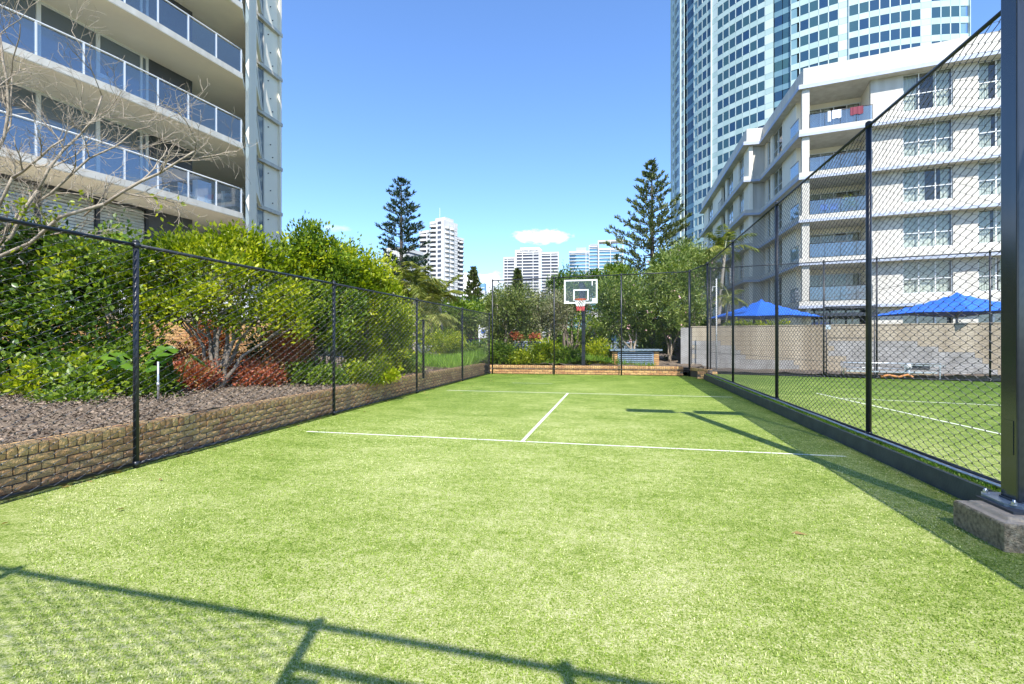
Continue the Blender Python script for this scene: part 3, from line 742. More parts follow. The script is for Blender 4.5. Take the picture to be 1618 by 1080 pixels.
for r_ in range(10):
    n = int(Lw / bw)
    for i in range(n):
        x = .06 + i * bw + (.2 if r_ % 2 else 0)
        if r_ % 2 and i == 0: rest.box(.064, .256, -.006, .03, .044 + r_ * bh, .036 + (r_ + 1) * bh)
        if x + bw > Lw: continue
        grey = r_ < 7 and (math.sin(x * .9 + r_ * .35) + .35 * math.sin(x * 2.3) + rn.uniform(-.25, .25)) > -.25 + (r_ - 3) * .12
        if cnt < 300 and x < L + .5:
            o = link_mesh('block', blk[1 if grey else 0][0], t, (x * math.cos(a), x * math.sin(a), .04 + r_ * bh), a); cnt += 1
        else: rest.box(x + .004, x + bw - .004, -.006, .03, .044 + r_ * bh, .036 + (r_ + 1) * bh)
if rest.v: tag(rest.build('block_courses', MT['wallc'], t), kind='stuff')
b = MB(fr); b.box(.02, Lw, -.015, .205, 2.06, 2.10); b.build('coping', MT['wallc'], t)
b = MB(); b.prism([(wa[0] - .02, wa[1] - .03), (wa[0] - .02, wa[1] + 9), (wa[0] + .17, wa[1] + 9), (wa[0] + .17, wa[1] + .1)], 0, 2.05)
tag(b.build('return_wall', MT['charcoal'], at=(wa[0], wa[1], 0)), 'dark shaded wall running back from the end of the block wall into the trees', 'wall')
b = MB(fr); b.box(-.42, .03, -.02, .2, 0, 2.04); tag(b.build('end_wall', MT['wallg'], at=(wa[0], wa[1], 0)), 'pale grey end pier of the block wall beside the fence corner', 'wall')

def umbrella(label, u, d, zt, ze, half, rot):
    x, y = G(u, d)
    t = thing('blue_umbrella', label, 'umbrella', (x, y, .3), 'blue umbrellas over the block wall')
    b = MB(); n = 7; grid = {}
    vs = []; fs = []
    for i in range(-n, n + 1):
        for j in range(-n, n + 1):
            r_ = max(abs(i), abs(j)) / n; q = abs(abs(i) - abs(j)) / n
            zz = zt - (zt - ze) * (r_ ** .82) + .0 - .10 * r_ * q * 0 + .07 * r_ * (q) * (1 - 0)
            X, Y = i / n * half, j / n * half
            grid[i, j] = len(vs); vs.append((x + X * math.cos(rot) - Y * math.sin(rot), y + X * math.sin(rot) + Y * math.cos(rot), zz))
    for i in range(-n, n):
        for j in range(-n, n): fs.append((grid[i, j], grid[i + 1, j], grid[i + 1, j + 1], grid[i, j + 1]))
    b.add(vs, fs); ca = b.build('canopy', MT['blue'], t)
    so = ca.modifiers.new('thick', 'SOLIDIFY'); so.thickness = .02
    b = MB(); b.tube([(x, y, 0), (x, y, zt - .05)], .045, 8); b.build('pole', MT['frame'], t, True)
    for k_ in range(4):
        aa = rot + math.pi / 4 + k_ * math.pi / 2
        b = MB(); b.tube([(x, y, ze - .12), (x + math.cos(aa) * half * .95, y + math.sin(aa) * half * .95, ze + .14)], .018, 5); b.build('arm', MT['frame'], t)
umbrella('square blue canvas umbrella at left beyond the block wall, white pole in the middle', 1203, 25, 3.6, 2.62, 1.95, R(25))
umbrella('larger square blue canvas umbrella at right over the block wall near the light pole', 1512, 19.3, 3.4, 2.50, 2.0, R(22))
x, y = G(1132, 19.9); b = MB(); b.tube([(x, y, .2), (x, y, ZV(440, 19.9))], .026, 8)
t = thing('white_pole', 'slim white metal pole standing in front of the block wall near the fence corner', 'pole', (x, y, .2)); b.build('shaft', MT['frame'], t, True)
b = MB(); b.tube([(x, y, ZV(452, 19.9)), (x - .15, y, ZV(452, 19.9) - .02), (x - .15, y, ZV(460, 19.9))], .02, 6); b.build('bracket', MT['frame'], t)
# bench frame, orange lead and small fittings at the wall foot
x, y = G(1333, 16.4); t = thing('bench_frame', 'overturned white metal bench frame lying at the foot of the block wall', 'bench frame', (x, y, .25)); fr = (x, y, EN)
b = MB(fr); b.tube([(0, 0, .3), (0, 0, .72), (2.6, .1, .72)], .018, 6); b.build('leg', MT['galv'], t, True)
b = MB(fr); b.tube([(0, .4, .3), (0, .4, .55), (2.7, .5, .5)], .018, 6); b.build('leg', MT['galv'], t, True)
for z_, k_ in ((.50, 0), (.44, 1)):
    b = MB(fr); b.box(.1, 2.5, .1 + k_ * .2, .22 + k_ * .2, z_ - .09, z_ - .05); b.build('plank', MT['conctop'] if k_ else MT['galv'], t)
x, y = G(1435, 15.9)
b = MB((x, y, EN)); b.tube([(0, 0, .3), (0, 0, .5)], .05, 8); b.tube([(0, 0, .5), (0, 0, .56), (0, 0, .66), (0, 0, .72)], [.04, .11, .10, .03], 10)
tag(b.build('garden_light', MT['frame'], smooth=True, at=(x, y, .25)), 'small round white fitting standing by the block wall foot', 'fitting')
for i, (u, lb) in enumerate(((1446, 'first small black box on the thin white rail by the wall'), (1462, 'last small black box on the thin white rail by the wall'))):
    x, y = G(u, 15.8); b = MB((x, y, EN)); b.box(-.12, .12, 0, .12, .52, .68); tag(b.build('black_box', MT['darkcore'], at=(x, y, .5)), lb, 'box')
x, y = G(1425, 15.8); b = MB((x, y, EN)); b.box(0, 1.15, .14, .17, .64, .67); b.box(.1, .13, .14, .17, .22, .64); b.box(1.0, 1.03, .14, .17, .22, .64); tag(b.build('white_rail', MT['galv'], at=(x, y, .3)), 'thin white rail on legs by the block wall foot', 'rail')
x, y = G(1392, 15.5); b = MB((x, y, EN)); b.tube([(0, 0, .3), (.2, .05, .36), (.45, 0, .31), (.7, .06, .38), (.8, -.05, .32)], .04, 6)
tag(b.build('orange_hose', MT['hose'], smooth=True, at=(x, y, .25)), 'orange hose heaped on the soil by the block wall', 'hose')
# grey stake in the left bed
x, y = G(250, 8.3); b = MB(); b.tube([(x, y, .4), (x, y, 1.12)], .018, 8); t = thing('metal_stake', 'grey metal stake standing in the mulch behind the left fence', 'stake', (x, y, .42)); b.build('shaft', MT['galv'], t, True)
b = MB(); b.tube([(x, y, .70), (x, y, .76)], .026, 8); b.build('collar', MT['galv'], t, True)
x, y = G(669, 14.3); b = MB(); b.tube([(x, y, .35), (x, y, 2.05)], .035, 8); t = thing('stub_post', 'short black post standing alone in the bed behind the left fence', 'post', (x, y, .4)); b.build('shaft', MT['black'], t, True)
b = MB(); b.tube([(x, y, 2.05), (x, y, 2.08)], .045, 8); b.build('cap', MT['black'], t, True)
# a few stones in the garden bed
for i, (u, v, d, s) in enumerate(((862, 562, 23.5, .45), (895, 560, 24, .4), (912, 553, 25, .5), (340, 590, 11.5, .16), (400, 590, 12, .2))):
    x, y = G(u, d); z = .42; r0 = random.Random(i + 2); b = MB(); n = 9
    rings = []
    for k_, (zz, rr_) in enumerate(((0, 1.0), (.25, 1.05), (.5, .8), (.65, .4))):
        rings.append([(x + s * rr_ * math.cos(2 * math.pi * j / n) * r0.uniform(.8, 1.15), y + .7 * s * rr_ * math.sin(2 * math.pi * j / n) * r0.uniform(.8, 1.15), z + zz * s * r0.uniform(.8, 1.1)) for j in range(n)])
    vs = sum(rings, []); fs = [(k_ * n + j, k_ * n + (j + 1) % n, (k_ + 1) * n + (j + 1) % n, (k_ + 1) * n + j) for k_ in range(3) for j in range(n)] + [tuple(range(3 * n, 4 * n))]
    b.add(vs, fs)
    lb = ['pale flat rock among shrubs left of the hoop post', 'grey rock just left of the hoop post', 'dark topped rock close behind the hoop post', 'small stone under the branching lime tree in the left bed', 'stone beside the dark stems in the left bed'][i]
    tag(b.build('rock', MT['rock'], at=(x, y, z), smooth=False), lb, 'rock')
# ------------------------------------------------------------------ balcony tower on the left
O = (-15.8, 17.8); A = math.atan2(-.993, -.122); FR = (O[0], O[1], A)
t = thing('balcony_tower', 'cream apartment tower with long glass railed balconies at upper left', 'apartment building', (O[0], O[1], 0))
def yo(x): return -.054 * max(0, min(x, 13) - 3.8) ** 1.75 * .55 - .0
xs = [0, 1, 2, 3, 4, 5, 6, 7, 8, 9, 10, 11, 12, 13, 16, 24]
for i, z in enumerate([3.9, 6.9, 9.9, 12.9, 15.9, 18.9, 21.9]):
    poly = [(x, yo(x)) for x in xs] + [(24, -9), (-4.0, -9), (-4.1, -3.9)]
    b = MB(FR); b.prism(poly, z - .22, z); sl = b.build('slab', MT['cream'], t)
    # thin bright fascia and drip line along the edge
    b = MB(FR)
    e = [(x, yo(x) + .012) for x in xs]; e2 = [(x, yo(x) - .10) for x in xs]
    b.prism(e + e2[::-1], z - .20, z + .035); b.build('fascia', MT['white'], sl)
# window wall, its frames and the dark end wall
YW = -2.2
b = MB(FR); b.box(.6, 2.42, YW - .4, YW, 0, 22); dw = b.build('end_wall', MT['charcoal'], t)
b = MB(FR); b.box(2.42, 24, YW - 1.6, YW - 1.45, 0, 22); b.build('room_interior', MT['darkcore'], t)
b = MB(FR); b.box(-4, .6, YW - 4.5, YW - 3.9, 0, 22); b.build('rear_wall', MT['cream'], t)
for z in (0.9, 3.9, 6.9, 9.9, 12.9, 15.9):
    dark = z < 6
    z0, z1 = z + .02, z + 2.78
    xg = 2.45; k_ = 0
    while xg < 20:
        w_ = 1.72
        fm = 'dframe' if dark else 'frame'
        b = MB(FR)
        b.box(xg, xg + .09, YW - .06, YW + .05, z0, z1); b.box(xg + w_ - .03, xg + w_, YW - .06, YW + .05, z0, z1)
        b.box(xg + .09, xg + w_ - .03, YW - .05, YW + .04, z0, z0 + .08); b.box(xg + .09, xg + w_ - .03, YW - .05, YW + .04, z1 - .08, z1)
        if dark: b.box(xg + .09, xg + w_ - .03, YW - .05, YW + .04, z0 + 1.05, z0 + 1.13)
        elif k_ % 3 == 0: b.box(xg + .22, xg + .30, YW - .05, YW + .04, z0 + .08, z1 - .08)
        wn = b.build('window', MT[fm], t)
        b = MB(FR); b.box(xg + .09, xg + w_ - .03, YW - .02, YW, z0 + .08, z1 - .08); b.build('pane', MT['glassd'] if not dark else MT['pane'], wn)
        if dark:
            b = MB(FR)
            for q in range(22): b.box(xg + .12, xg + w_ - .06, YW - .10, YW - .05, z0 + .13 + q * .115, z0 + .215 + q * .115)
            b.build('blind', MT['blind'], wn)
        xg += w_; k_ += 1
# balustrades
for z in (6.9, 9.9, 12.9, 15.9):
    st = [.0, 1.18, 2.36, 3.5, 4.6, 5.75, 6.9, 8.05, 9.2, 10.35, 11.5, 12.65, 13.8]
    for i in range(len(st) - 1):
        xa, xb = st[i], st[i + 1]; ya, yb = yo(xa) - .09, yo(xb) - .09
        b = MB(FR); b.box(xa - .025, xa + .025, ya - .035, ya + .025, z, z + 1.06); bp_ = b.build('baluster', MT['frame'], t)
        b = MB(FR); b.prism([(xa + .03, ya), (xb - .03, yb), (xb - .03, yb + .014), (xa + .03, ya + .014)], z + .06, z + 1.0); b.build('glass_panel', MT['glassb'], bp_)
    b = MB(FR); b.tube([(x, yo(x) - .09, z + 1.08) for x in np.linspace(0, 13.8, 20)], .03, 6); b.build('handrail', MT['frame'], t, True)
    b = MB(FR); b.prism([(-.03, -.12), (-.75, -.8), (-.74, -.82), (-.02, -.14)], z + .06, z + 1.0); b.build('glass_panel', MT['glassb'], t)
    b = MB(FR); b.tube([(0, -.09, z + 1.08), (-.75, -.8, z + 1.08)], .03, 6); b.build('handrail', MT['frame'], t, True)
# end blade: leans outward towards the ground
b = MB(FR)
fb = [(.02, .02), (-4.35, -3.96), (-4.5, -3.8), (-.14, .16)]
zt_ = 23.5
def blade(p, q, th=.14):
    """wall between two leaning edges given as ((x,y) at z=0, (x,y) at top)"""
    (p0, p1), (q0, q1) = p, q
    dx, dy = q0[0] - p0[0], q0[1] - p0[1]; L = math.hypot(dx, dy); nx_, ny_ = -dy / L * th, dx / L * th
    V = []
    for z, a_, c_ in ((0, p0, q0), (zt_, p1, q1)):
        V += [(a_[0], a_[1], z), (c_[0], c_[1], z), (c_[0] - nx_, c_[1] - ny_, z), (a_[0] - nx_, a_[1] - ny_, z)]
    b.add(V, [(3, 2, 1, 0), (4, 5, 6, 7), (0, 1, 5, 4), (1, 2, 6, 5), (2, 3, 7, 6), (3, 0, 4, 7)])
def loc_(X, Y): rx, ry = X - O[0], Y - O[1]; return (rx * math.cos(A) + ry * math.sin(A), -rx * math.sin(A) + ry * math.cos(A))
Pm = loc_(*G(400.5, 25)); blade(((-.70, -.62), (-.62, -.54)), (Pm, Pm))
b.build('blade_wall', MT['cream'], t)
for i in range(9):
    z0_, z1_ = .9 + i * 2.95 - .12, .9 + (i + 1) * 2.95 - .12
    P0, Et, Eb = G(400.3, 25.02), G(403.5, 29.6), G(413, 29.6)
    b = MB(); nx_, ny_ = .06, .05
    vs = [(P0[0], P0[1], z0_), (Eb[0], Eb[1], z0_), (Et[0], Et[1], z1_), (P0[0], P0[1], z1_)]
    vs += [(x - .12, y - .10, z) for x, y, z in vs]
    b.add(vs, [(0, 1, 2, 3), (7, 6, 5, 4), (0, 4, 5, 1), (1, 5, 6, 2), (2, 6, 7, 3), (3, 7, 4, 0)]); b.build('leaning_wall', MT['cream'], t)
    b = MB(); b.tube([(Eb[0] + .03, Eb[1], z0_), (Et[0] + .03, Et[1], z1_)], .07, 4); b.build('edge_trim', MT['white'], t)
b = MB(FR)
for z in (3.9, 6.9, 9.9, 12.9, 15.9, 18.9):
    pass
# folded rib running up the blade, one kink per storey
ribp = []
for i, z in enumerate([0, 3.6, 6.7, 9.9, 12.7, 15.9, 19, 23.5]):
    ribp.append((-.9 - (.9 if i % 2 else .35) - .35 * (1 - z / 24), -.55 - (.65 if i % 2 else .15) + .12, z))
pass
def patio_chair(x, y, z, label):
    t2 = thing('balcony_chair', label, 'chair', (*[O[k] + q for k, q in enumerate((x * math.cos(A) - y * math.sin(A), x * math.sin(A) + y * math.cos(A)))], z))
    f_ = (t2.location.x, t2.location.y, A)
    for nm_, bx in (('seat', (-.25, .25, -.25, .25, .40, .45)), ('backrest', (-.25, .25, -.27, -.22, .45, .95)), ('arm', (-.27, -.23, -.25, .22, .62, .66)), ('arm', (.23, .27, -.25, .22, .62, .66)), ('leg', (-.25, -.21, .2, .24, 0, .4)), ('leg', (.21, .25, .2, .24, 0, .4)), ('leg', (-.25, -.21, -.26, -.22, 0, .4)), ('leg', (.21, .25, -.26, -.22, 0, .4))):
        b = MB(f_); b.box(bx[0], bx[1], bx[2], bx[3], z + bx[4], z + bx[5]); b.build(nm_, MT['frame'] if nm_ != 'seat' else MT['towel'], t2)
patio_chair(1.6, -1.1, 6.9, 'white patio chair at the right end of the lowest glass railed balcony')
patio_chair(2.7, -1.2, 6.9, 'second white patio chair further left on the lowest glass railed balcony')
patio_chair(4.4, -1.2, 9.9, 'white patio chair on the middle glass railed balcony')
b = MB(FR); b.box(.9, 1.5, -1.0, -.7, 6.9, 8.0); tag(b.build('drying_rack_cloth', MT['towel'], at=(O[0], O[1], 6.9)), 'white cloth on a rack at the very end of the lowest glass railed balcony', 'cloth')
# set back wing
bw_ = thing('rear_wing', 'narrow cream rear wing of the balcony tower with a dark slit on each floor', 'apartment building', (-26, 26, 0))
b = MB(); b.prism([(-32, 23.3), (-21.86, 23.3), (-21.86, 27.78), (-32, 27.78)], 0, 30); b.build('wall', MT['cream'], bw_)
b = MB(); b.box(-21.86, -21.70, 27.66, 27.84, 0, 30); b.build('corner_strip', MT['cream'], bw_)
for i in range(10):
    z = .9 + i * 2.95
    b = MB(); b.prism([(-21.86, 23.3), (-21.60, 23.3), (-21.66, 27.9), (-21.86, 27.9)], z - .13, z + .09); b.build('floor_edge', MT['white'], bw_)
    b = MB(); b.box(-21.86, -21.835, 25.85, 26.28, z + .12, z + 2.75); w_ = b.build('window', MT['glassd'], bw_)
    b = MB(); b.box(-21.86, -21.80, 26.28, 26.36, z + .1, z + 2.8); b.build('frame', MT['white'], w_)
    for (yy, zz) in ((26.75, 2.35), (26.95, 1.3), (27.15, .55)):
        b = MB(); b.tube([(-21.86, yy, z + zz), (-21.80, yy, z + zz)], .035, 6); b.build('wall_disc', MT['darkcore'], bw_)  # small dark round discs dotted on the wall panel

# terrace wall with louvred railing and a pergola in front of the tower
pa, pb = G(-60, 11.2), G(500, 16.6); a = math.atan2(pb[1] - pa[1], pb[0] - pa[0]); L = math.hypot(pb[0] - pa[0], pb[1] - pa[1]); fr = (pa[0], pa[1], a)
t = thing('terrace_wall', 'tan brick terrace wall with white louvred railing behind the left garden', 'wall', (pa[0], pa[1], 0))
b = MB(fr); b.box(0, L, 0, .22, 0, 2.05); b.build('wall', MT['tanwall'], t)
# visible brick courses on the near face
b = MB(fr); rn = random.Random(8)
for r_ in range(20):
    x = rn.uniform(0, .1)
    while x < L - .3:
        b.box(x + .006, x + .232, -.012 - rn.uniform(0, .006), .0, .3 + r_ * .086, .3 + r_ * .086 + .076); x += .24
tag(b.build('brick_courses', MT['brick'], t), kind='stuff')
b = MB(fr); b.box(0, L, -.03, .25, 2.05, 2.12); b.build('coping', MT['conctop'], t)
for k_ in range(7): 
    b = MB(fr); b.box(L * .35, L - .3, .08, .11, 2.2 + k_ * .1, 2.255 + k_ * .1); b.build('louvre', MT['frame'], t)
for k_ in range(6):
    x = L * .35 + k_ * (L * .63) / 5; b = MB(fr); b.box(x, x + .06, .05, .14, 2.12, 2.95); b.build('railing_post', MT['frame'], t)
pa2 = G(-40, 12.2); pb2 = G(140, 13.4); a = math.atan2(pb2[1] - pa2[1], pb2[0] - pa2[0]); fr = (pa2[0], pa2[1], a); L = math.hypot(pb2[0] - pa2[0], pb2[1] - pa2[1])
t = thing('garden_room', 'tan rendered ground floor room with pale window half hidden by leaves at far left', 'building', (pa2[0], pa2[1], 0))
b = MB(fr); b.box(0, L, .3, 3, 0, 3.1); b.build('wall', MT['tanwall'], t)
b = MB(fr); b.box(-.3, L + .3, -.2, 3.2, 3.1, 3.42); b.build('roof_beam', MT['conctop'], t)
b = MB(fr); b.box(1.0, 2.0, .24, .3, 1.7, 2.75); w_ = b.build('window', MT['frame'], t)
b = MB(fr); b.box(1.07, 1.93, .225, .24, 1.77, 2.68); b.build('pane', MT['blind'], w_)

# ------------------------------------------------------------------ six storey white building on the right
AX = R(-11.1); F1 = (11.9, 36.1, AX); F2 = (11.9, 36.1, math.pi / 2)
t = thing('white_apartment_block', 'white six storey apartment block with grey slab edges behind the blue umbrellas', 'apartment building', (11.9, 36.1, 0))
ZS = [3.6, 6.5, 9.4, 12.3, 15.2]; ZRF = 18.4
def L1(x, y): return (11.9 + x * math.cos(AX) - y * math.sin(AX), 36.1 + x * math.sin(AX) + y * math.cos(AX))
foot = [L1(0, 0), L1(20, 0), L1(20, 26), (28, 69), (10.6, 69), (10.6, 45.4), (11.9, 45.4)]
def edge_band(z0, z1, name, mat, out=.035, par=None):
    pts = [L1(20, 0), L1(0, 0), (11.9, 45.4), (10.6, 45.4), (10.6, 69)]
    for i in range(4):
        (xa, ya), (xb, yb) = pts[i], pts[i + 1]; aa = math.atan2(yb - ya, xb - xa); l = math.hypot(xb - xa, yb - ya)
        e0 = out if i in (1, 3) else 0; e1 = out if i in (0, 2) else 0
        bb = MB((xa, ya, aa)); 
        # outward is on the right hand side when walking this way round the footprint
        bb.box(-.0 if i != 1 else -out, l + (out if i == 0 else 0), .0, out, z0, z1) if False else bb.box(0, l, -.02, out, z0, z1) if False else bb.box(0, l, 0, out, z0, z1)
        bb.build(name, mat, par or t)
for z in ZS:
    b = MB(); b.prism(foot, z, z + .46); sl = b.build('slab', MT['white'], t)
    pts = [L1(20, 0), L1(0, 0), (11.9, 45.4), (10.6, 45.4), (10.6, 69)]
    for i in range(4):
        (xa, ya), (xb, yb) = pts[i], pts[i + 1]; aa = math.atan2(yb - ya, xb - xa); l = math.hypot(xb - xa, yb - ya)
        bb = MB((xa, ya, aa)); s_ = 1
        bb.box(0, l + (.03 if i in (0, 2) else 0), 0, .03 * s_, z - .012, z + .17); bb.build('slab_edge', MT['greyedge'], sl)
b = MB(); b.prism(foot, ZRF, ZRF + .3); sl = b.build('roof', MT['white'], t)
pts = [L1(20, 0), L1(0, 0), (11.9, 45.4), (10.6, 45.4), (10.6, 69)]
for i in range(4):
    (xa, ya), (xb, yb) = pts[i], pts[i + 1]; aa = math.atan2(yb - ya, xb - xa); l = math.hypot(xb - xa, yb - ya)
    bb = MB((xa, ya, aa)); bb.box(0, l + (.04 if i in (0, 2) else 0), 0, .04, ZRF - .012, ZRF + .24); bb.build('roof_edge', MT['greyedge'], sl)
ins = [L1(.28, .3), L1(19.8, .3), L1(19.8, 25.8), (27.8, 68.8), (10.9, 68.8), (10.9, 45.7), (12.2, 45.7)]
b = MB(); b.prism(ins, ZRF + .3, ZRF + 1.5); b.build('parapet', MT['white'], sl)
b = MB(); b.prism([(13.2 + 1.4, 47.0), (26, 44), (27, 66), (12.2, 66), (12.2, 46.9)], 0.2, ZRF); b.build('core', MT['cream'], t)
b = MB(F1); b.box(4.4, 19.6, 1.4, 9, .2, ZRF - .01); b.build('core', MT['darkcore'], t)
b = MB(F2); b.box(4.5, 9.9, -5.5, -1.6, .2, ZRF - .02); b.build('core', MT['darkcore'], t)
def window(fr, x0, x1, y, z0, z1, out, n=2, transom=.55, cur=.6, rn=random.Random(2), par=None):
    """framed window; out = sign of the outward local y"""
    b = MB(fr); f = .055
    ya, yb = y - .04 * out, y + .03 * out
    b.box(x0, x0 + f, ya, yb, z0, z1); b.box(x1 - f, x1, ya, yb, z0, z1)
    b.box(x0 + f, x1 - f, ya, yb, z0, z0 + f); b.box(x0 + f, x1 - f, ya, yb, z1 - f, z1)
    for k_ in range(1, n):
        x = x0 + (x1 - x0) * k_ / n; b.box(x - f / 2, x + f / 2, ya, yb, z0 + f, z1 - f)
    if transom: zt = z0 + (z1 - z0) * transom * .8; b.box(x0 + f, x1 - f, ya + .004 * out, yb + .004 * out, zt, zt + f * .8)
    w = b.build('window', MT['frame'], par or t)
    b = MB(fr); b.box(x0 + f, x1 - f, y - .014 * out, y, z0 + f, z1 - f); b.build('pane', MT['pane'], w)
    # curtain folds behind the glass
    if cur > 0:
        gaps = rn.choice([0, 0, .10, .2, .34]) if cur < 1 else 0; c0 = x0 + (x1 - x0) * rn.uniform(.2, .6)
        b = MB(fr); vs = []; fs = []; m = 40
        for k_ in range(m + 1):
            x = x0 + f + (x1 - x0 - 2 * f) * k_ / m
            yy = y - out * (.20 + .03 * math.sin(k_ * 1.9) + .012 * math.sin(k_ * 4.1))
            vs += [(x, yy, z0 + .02), (x, yy, z1 - .02)]
        for k_ in range(m):
            xm = x0 + (x1 - x0) * (k_ + .5) / m
            if c0 < xm < c0 + gaps * (x1 - x0): continue
            fs.append((2 * k_, 2 * k_ + 2, 2 * k_ + 3, 2 * k_ + 1))
        b.add(vs, fs); b.build('curtain', MT['curtain'], w)
    return w
def seg_walls(fr, segs, y, out, th, z0, z1, sill, mat='white'):
    """walls and windows along one storey; segs = (kind, x0, x1, panes)"""
    for s_ in segs:
        k_, xa, xb = s_[:3]
        if k_ == 'w': wb_ = MB(fr); wb_.box(xa, xb, y - th * out, y, z0, z1); wb_.build('wall', MT[mat], t)
        if k_ == 'g':
            if sill: wb_ = MB(fr); wb_.box(xa, xb, y - th * out, y - .02 * out, z0, z0 + sill); wb_.build('spandrel', MT[mat], t)
            window(fr, xa, xb, y - .12 * out, z0 + sill, z1 - .02, out, s_[3])
floors = [(z + .46, (ZS + [ZRF])[i + 1]) for i, z in enumerate(ZS)]
for fi, (z0, z1) in enumerate(floors):
    # front
    seg_walls(F1, [('w', 4.1, 5.8), ('g', 5.8, 8.3, 3), ('w', 8.3, 9.5), ('g', 9.5, 11.2, 2), ('w', 11.2, 13.4), ('g', 13.4, 16, 3), ('w', 16, 19.6)], .55, -1, .3, z0, z1, .35)
    b = MB(F1); b.box(.18, .62, .14, .56, z0, z1); b.build('column', MT['white'], t)
    b = MB(F1); b.box(4.1, 4.4, .86, 3.2, z0, z1); b.build('balcony_side_wall', MT['cream'], t)
    window(F1, .9, 4.05, 2.9, z0, z1 - .35, -1, 4, .0, .8)
    b = MB(F1); b.box(.6, 4.1, 2.92, 3.1, z1 - .35, z1); b.box(.5, 4.1, 3.6, 3.7, z0, z1 - .35); b.build('balcony_rear_wall', MT['cream'] , t)
    # balcony railing
    b = MB(F1)
    b.tube([(.6, .12, z0 + .98), (4.1, .12, z0 + .98)], .022, 6)
    for q in range(5): x = .62 + q * .87; b.tube([(x, .12, z0), (x, .12, z0 + .98)], .016, 5)
    rl = b.build('railing', MT['dframe'], t, True)
    b = MB(F1); b.box(.64, 4.08, .115, .125, z0 + .06, z0 + .94); b.build('glass_panel', MT['glassb'], rl)
    # left side: return balcony then windows
    seg_walls(F2, [('w', 2.1, 5.2), ('g', 5.2, 7.6, 2), ('w', 7.6, 8.2), ('g', 8.2, 9.1, 1), ('w', 9.1, 9.9)], -.5, 1, .3, z0, z1, .0, 'cream')
    b = MB(F2); b.tube([(.5, -.12, z0 + .98), (2.1, -.12, z0 + .98)], .022, 6); rl = b.build('railing', MT['dframe'], t, True)
    b = MB(F2); b.box(.5, 2.1, -.13, -.12, z0 + .06, z0 + .94); b.build('glass_panel', MT['glassb'], rl)
    # second section
    seg_walls(F2, [('w', 9.6, 11.5), ('g', 11.5, 13.4, 2), ('w', 13.4, 15.7), ('g', 15.7, 18.4, 2), ('w', 18.4, 19.4), ('w', 21.4, 26.4), ('g', 26.4, 29.4, 2), ('w', 29.4, 32.8)], .8, 1, .3, z0, z1, .0, 'cream')
    b = MB(); b.box(11.12, 12.44, 45.92, 46.2, z0, z1); b.build('wall', MT['white'], t)
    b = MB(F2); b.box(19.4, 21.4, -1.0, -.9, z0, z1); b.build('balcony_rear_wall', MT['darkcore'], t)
    b = MB(F2); b.tube([(19.4, 1.1, z0 + .95), (21.4, 1.1, z0 + .95)], .03, 6)
    for q in range(6): b.tube([(19.4 + q * .4, 1.1, z0), (19.4 + q * .4, 1.1, z0 + .95)], .015, 4)
    b.build('railing', MT['dframe'], t, True)
# ground floor
seg_walls(F1, [('w', 4.1, 5.8), ('w', 8.3, 9.5), ('w', 11.2, 13.4), ('w', 16, 19.6)], .55, -1, .3, .2, 3.6, 0)
b = MB(F1); b.box(.1, 4.1, 1.9, 2.1, .2, 3.6); b.box(5.8, 8.3, 1.0, 1.1, .2, 3.6); b.box(9.5, 11.2, 1.0, 1.1, .2, 3.6); b.build('entrance_glazing', MT['glassd'], t)
for x in (.3, 1.25, 2.2, 3.15, 4.0, 6.6, 7.5, 10.3): 
    b = MB(F1); b.box(x, x + .09, .9, 1.0, .2, 3.6); b.build('mullion', MT['frame'], t)
b = MB(F1); b.box(-.1, 4.2, -.9, 1.2, 3.0, 3.22); b.build('entrance_canopy', MT['dframe'], t)
seg_walls(F2, [('w', .2, 9.9)], -.5, 1, .3, .2, 3.6, 0, 'cream'); seg_walls(F2, [('w', 9.6, 32.8)], .8, 1, .3, .2, 3.6, 0, 'cream')
# things on the balconies
z0 = floors[4][0]
def cloth(name, label, x0, x1, z, mat, drop=.55):
    b = MB(F1); vs = []; fs = []; m = 8
    for k_ in range(m + 1):
        x = x0 + (x1 - x0) * k_ / m; yy = .07 + .018 * math.sin(k_ * 2.2)
        vs += [(x, yy, z - drop - .03 * math.sin(k_ * 1.3)), (x, yy, z)]
    fs = [(2 * k_, 2 * k_ + 2, 2 * k_ + 3, 2 * k_ + 1) for k_ in range(m)]
    b.add(vs, fs); o = b.build(name, MT[mat]); so = o.modifiers.new('thick', 'SOLIDIFY'); so.thickness = .012; tag(o, label, 'towel')
cloth('towel', 'white towel hung over the top floor balcony rail', 1.9, 2.4, z0 + .99, 'towel')
cloth('towel', 'maroon towel hung over the top floor balcony rail at its right end', 2.9, 3.6, z0 + .99, 'towelr', .5)
cloth('towel', 'small pale cloth hung left of the white towel on the top balcony', 1.65, 1.82, z0 + .99, 'towel', .7)
z0 = floors[2][0]
def chair(x, y, label):
    X, Y = L1(x, y); t2 = thing('balcony_chair', label, 'chair', (X, Y, z0))
    b = MB((X, Y, AX)); b.box(-.22, .22, -.22, .22, .40, .44); b.build('seat', MT['cblue'], t2)
    b = MB((X, Y, AX)); b.box(-.22, .22, .18, .22, .44, .9); b.build('backrest', MT['cblue'], t2)
    for sx in (-.2, .17):
        for sy in (-.2, .17): b = MB((X, Y, AX)); b.box(sx, sx + .03, sy, sy + .03, 0 + z0, .40 + z0); b.build('leg', MT['cblue'], t2)
    for c_ in t2.children:
        if c_.name.startswith(('seat', 'backrest')):
            for v_ in c_.data.vertices: v_.co.z += z0
chair(1.6, .9, 'blue plastic chair at the left of the fourth floor balcony'); chair(2.2, 1.0, 'blue plastic chair beside the potted plant on the fourth floor balcony')
X, Y = L1(3.0, .6); t2 = thing('potted_plant', 'bushy potted plant on the fourth floor balcony with blue chairs', 'plant', (X, Y, z0))
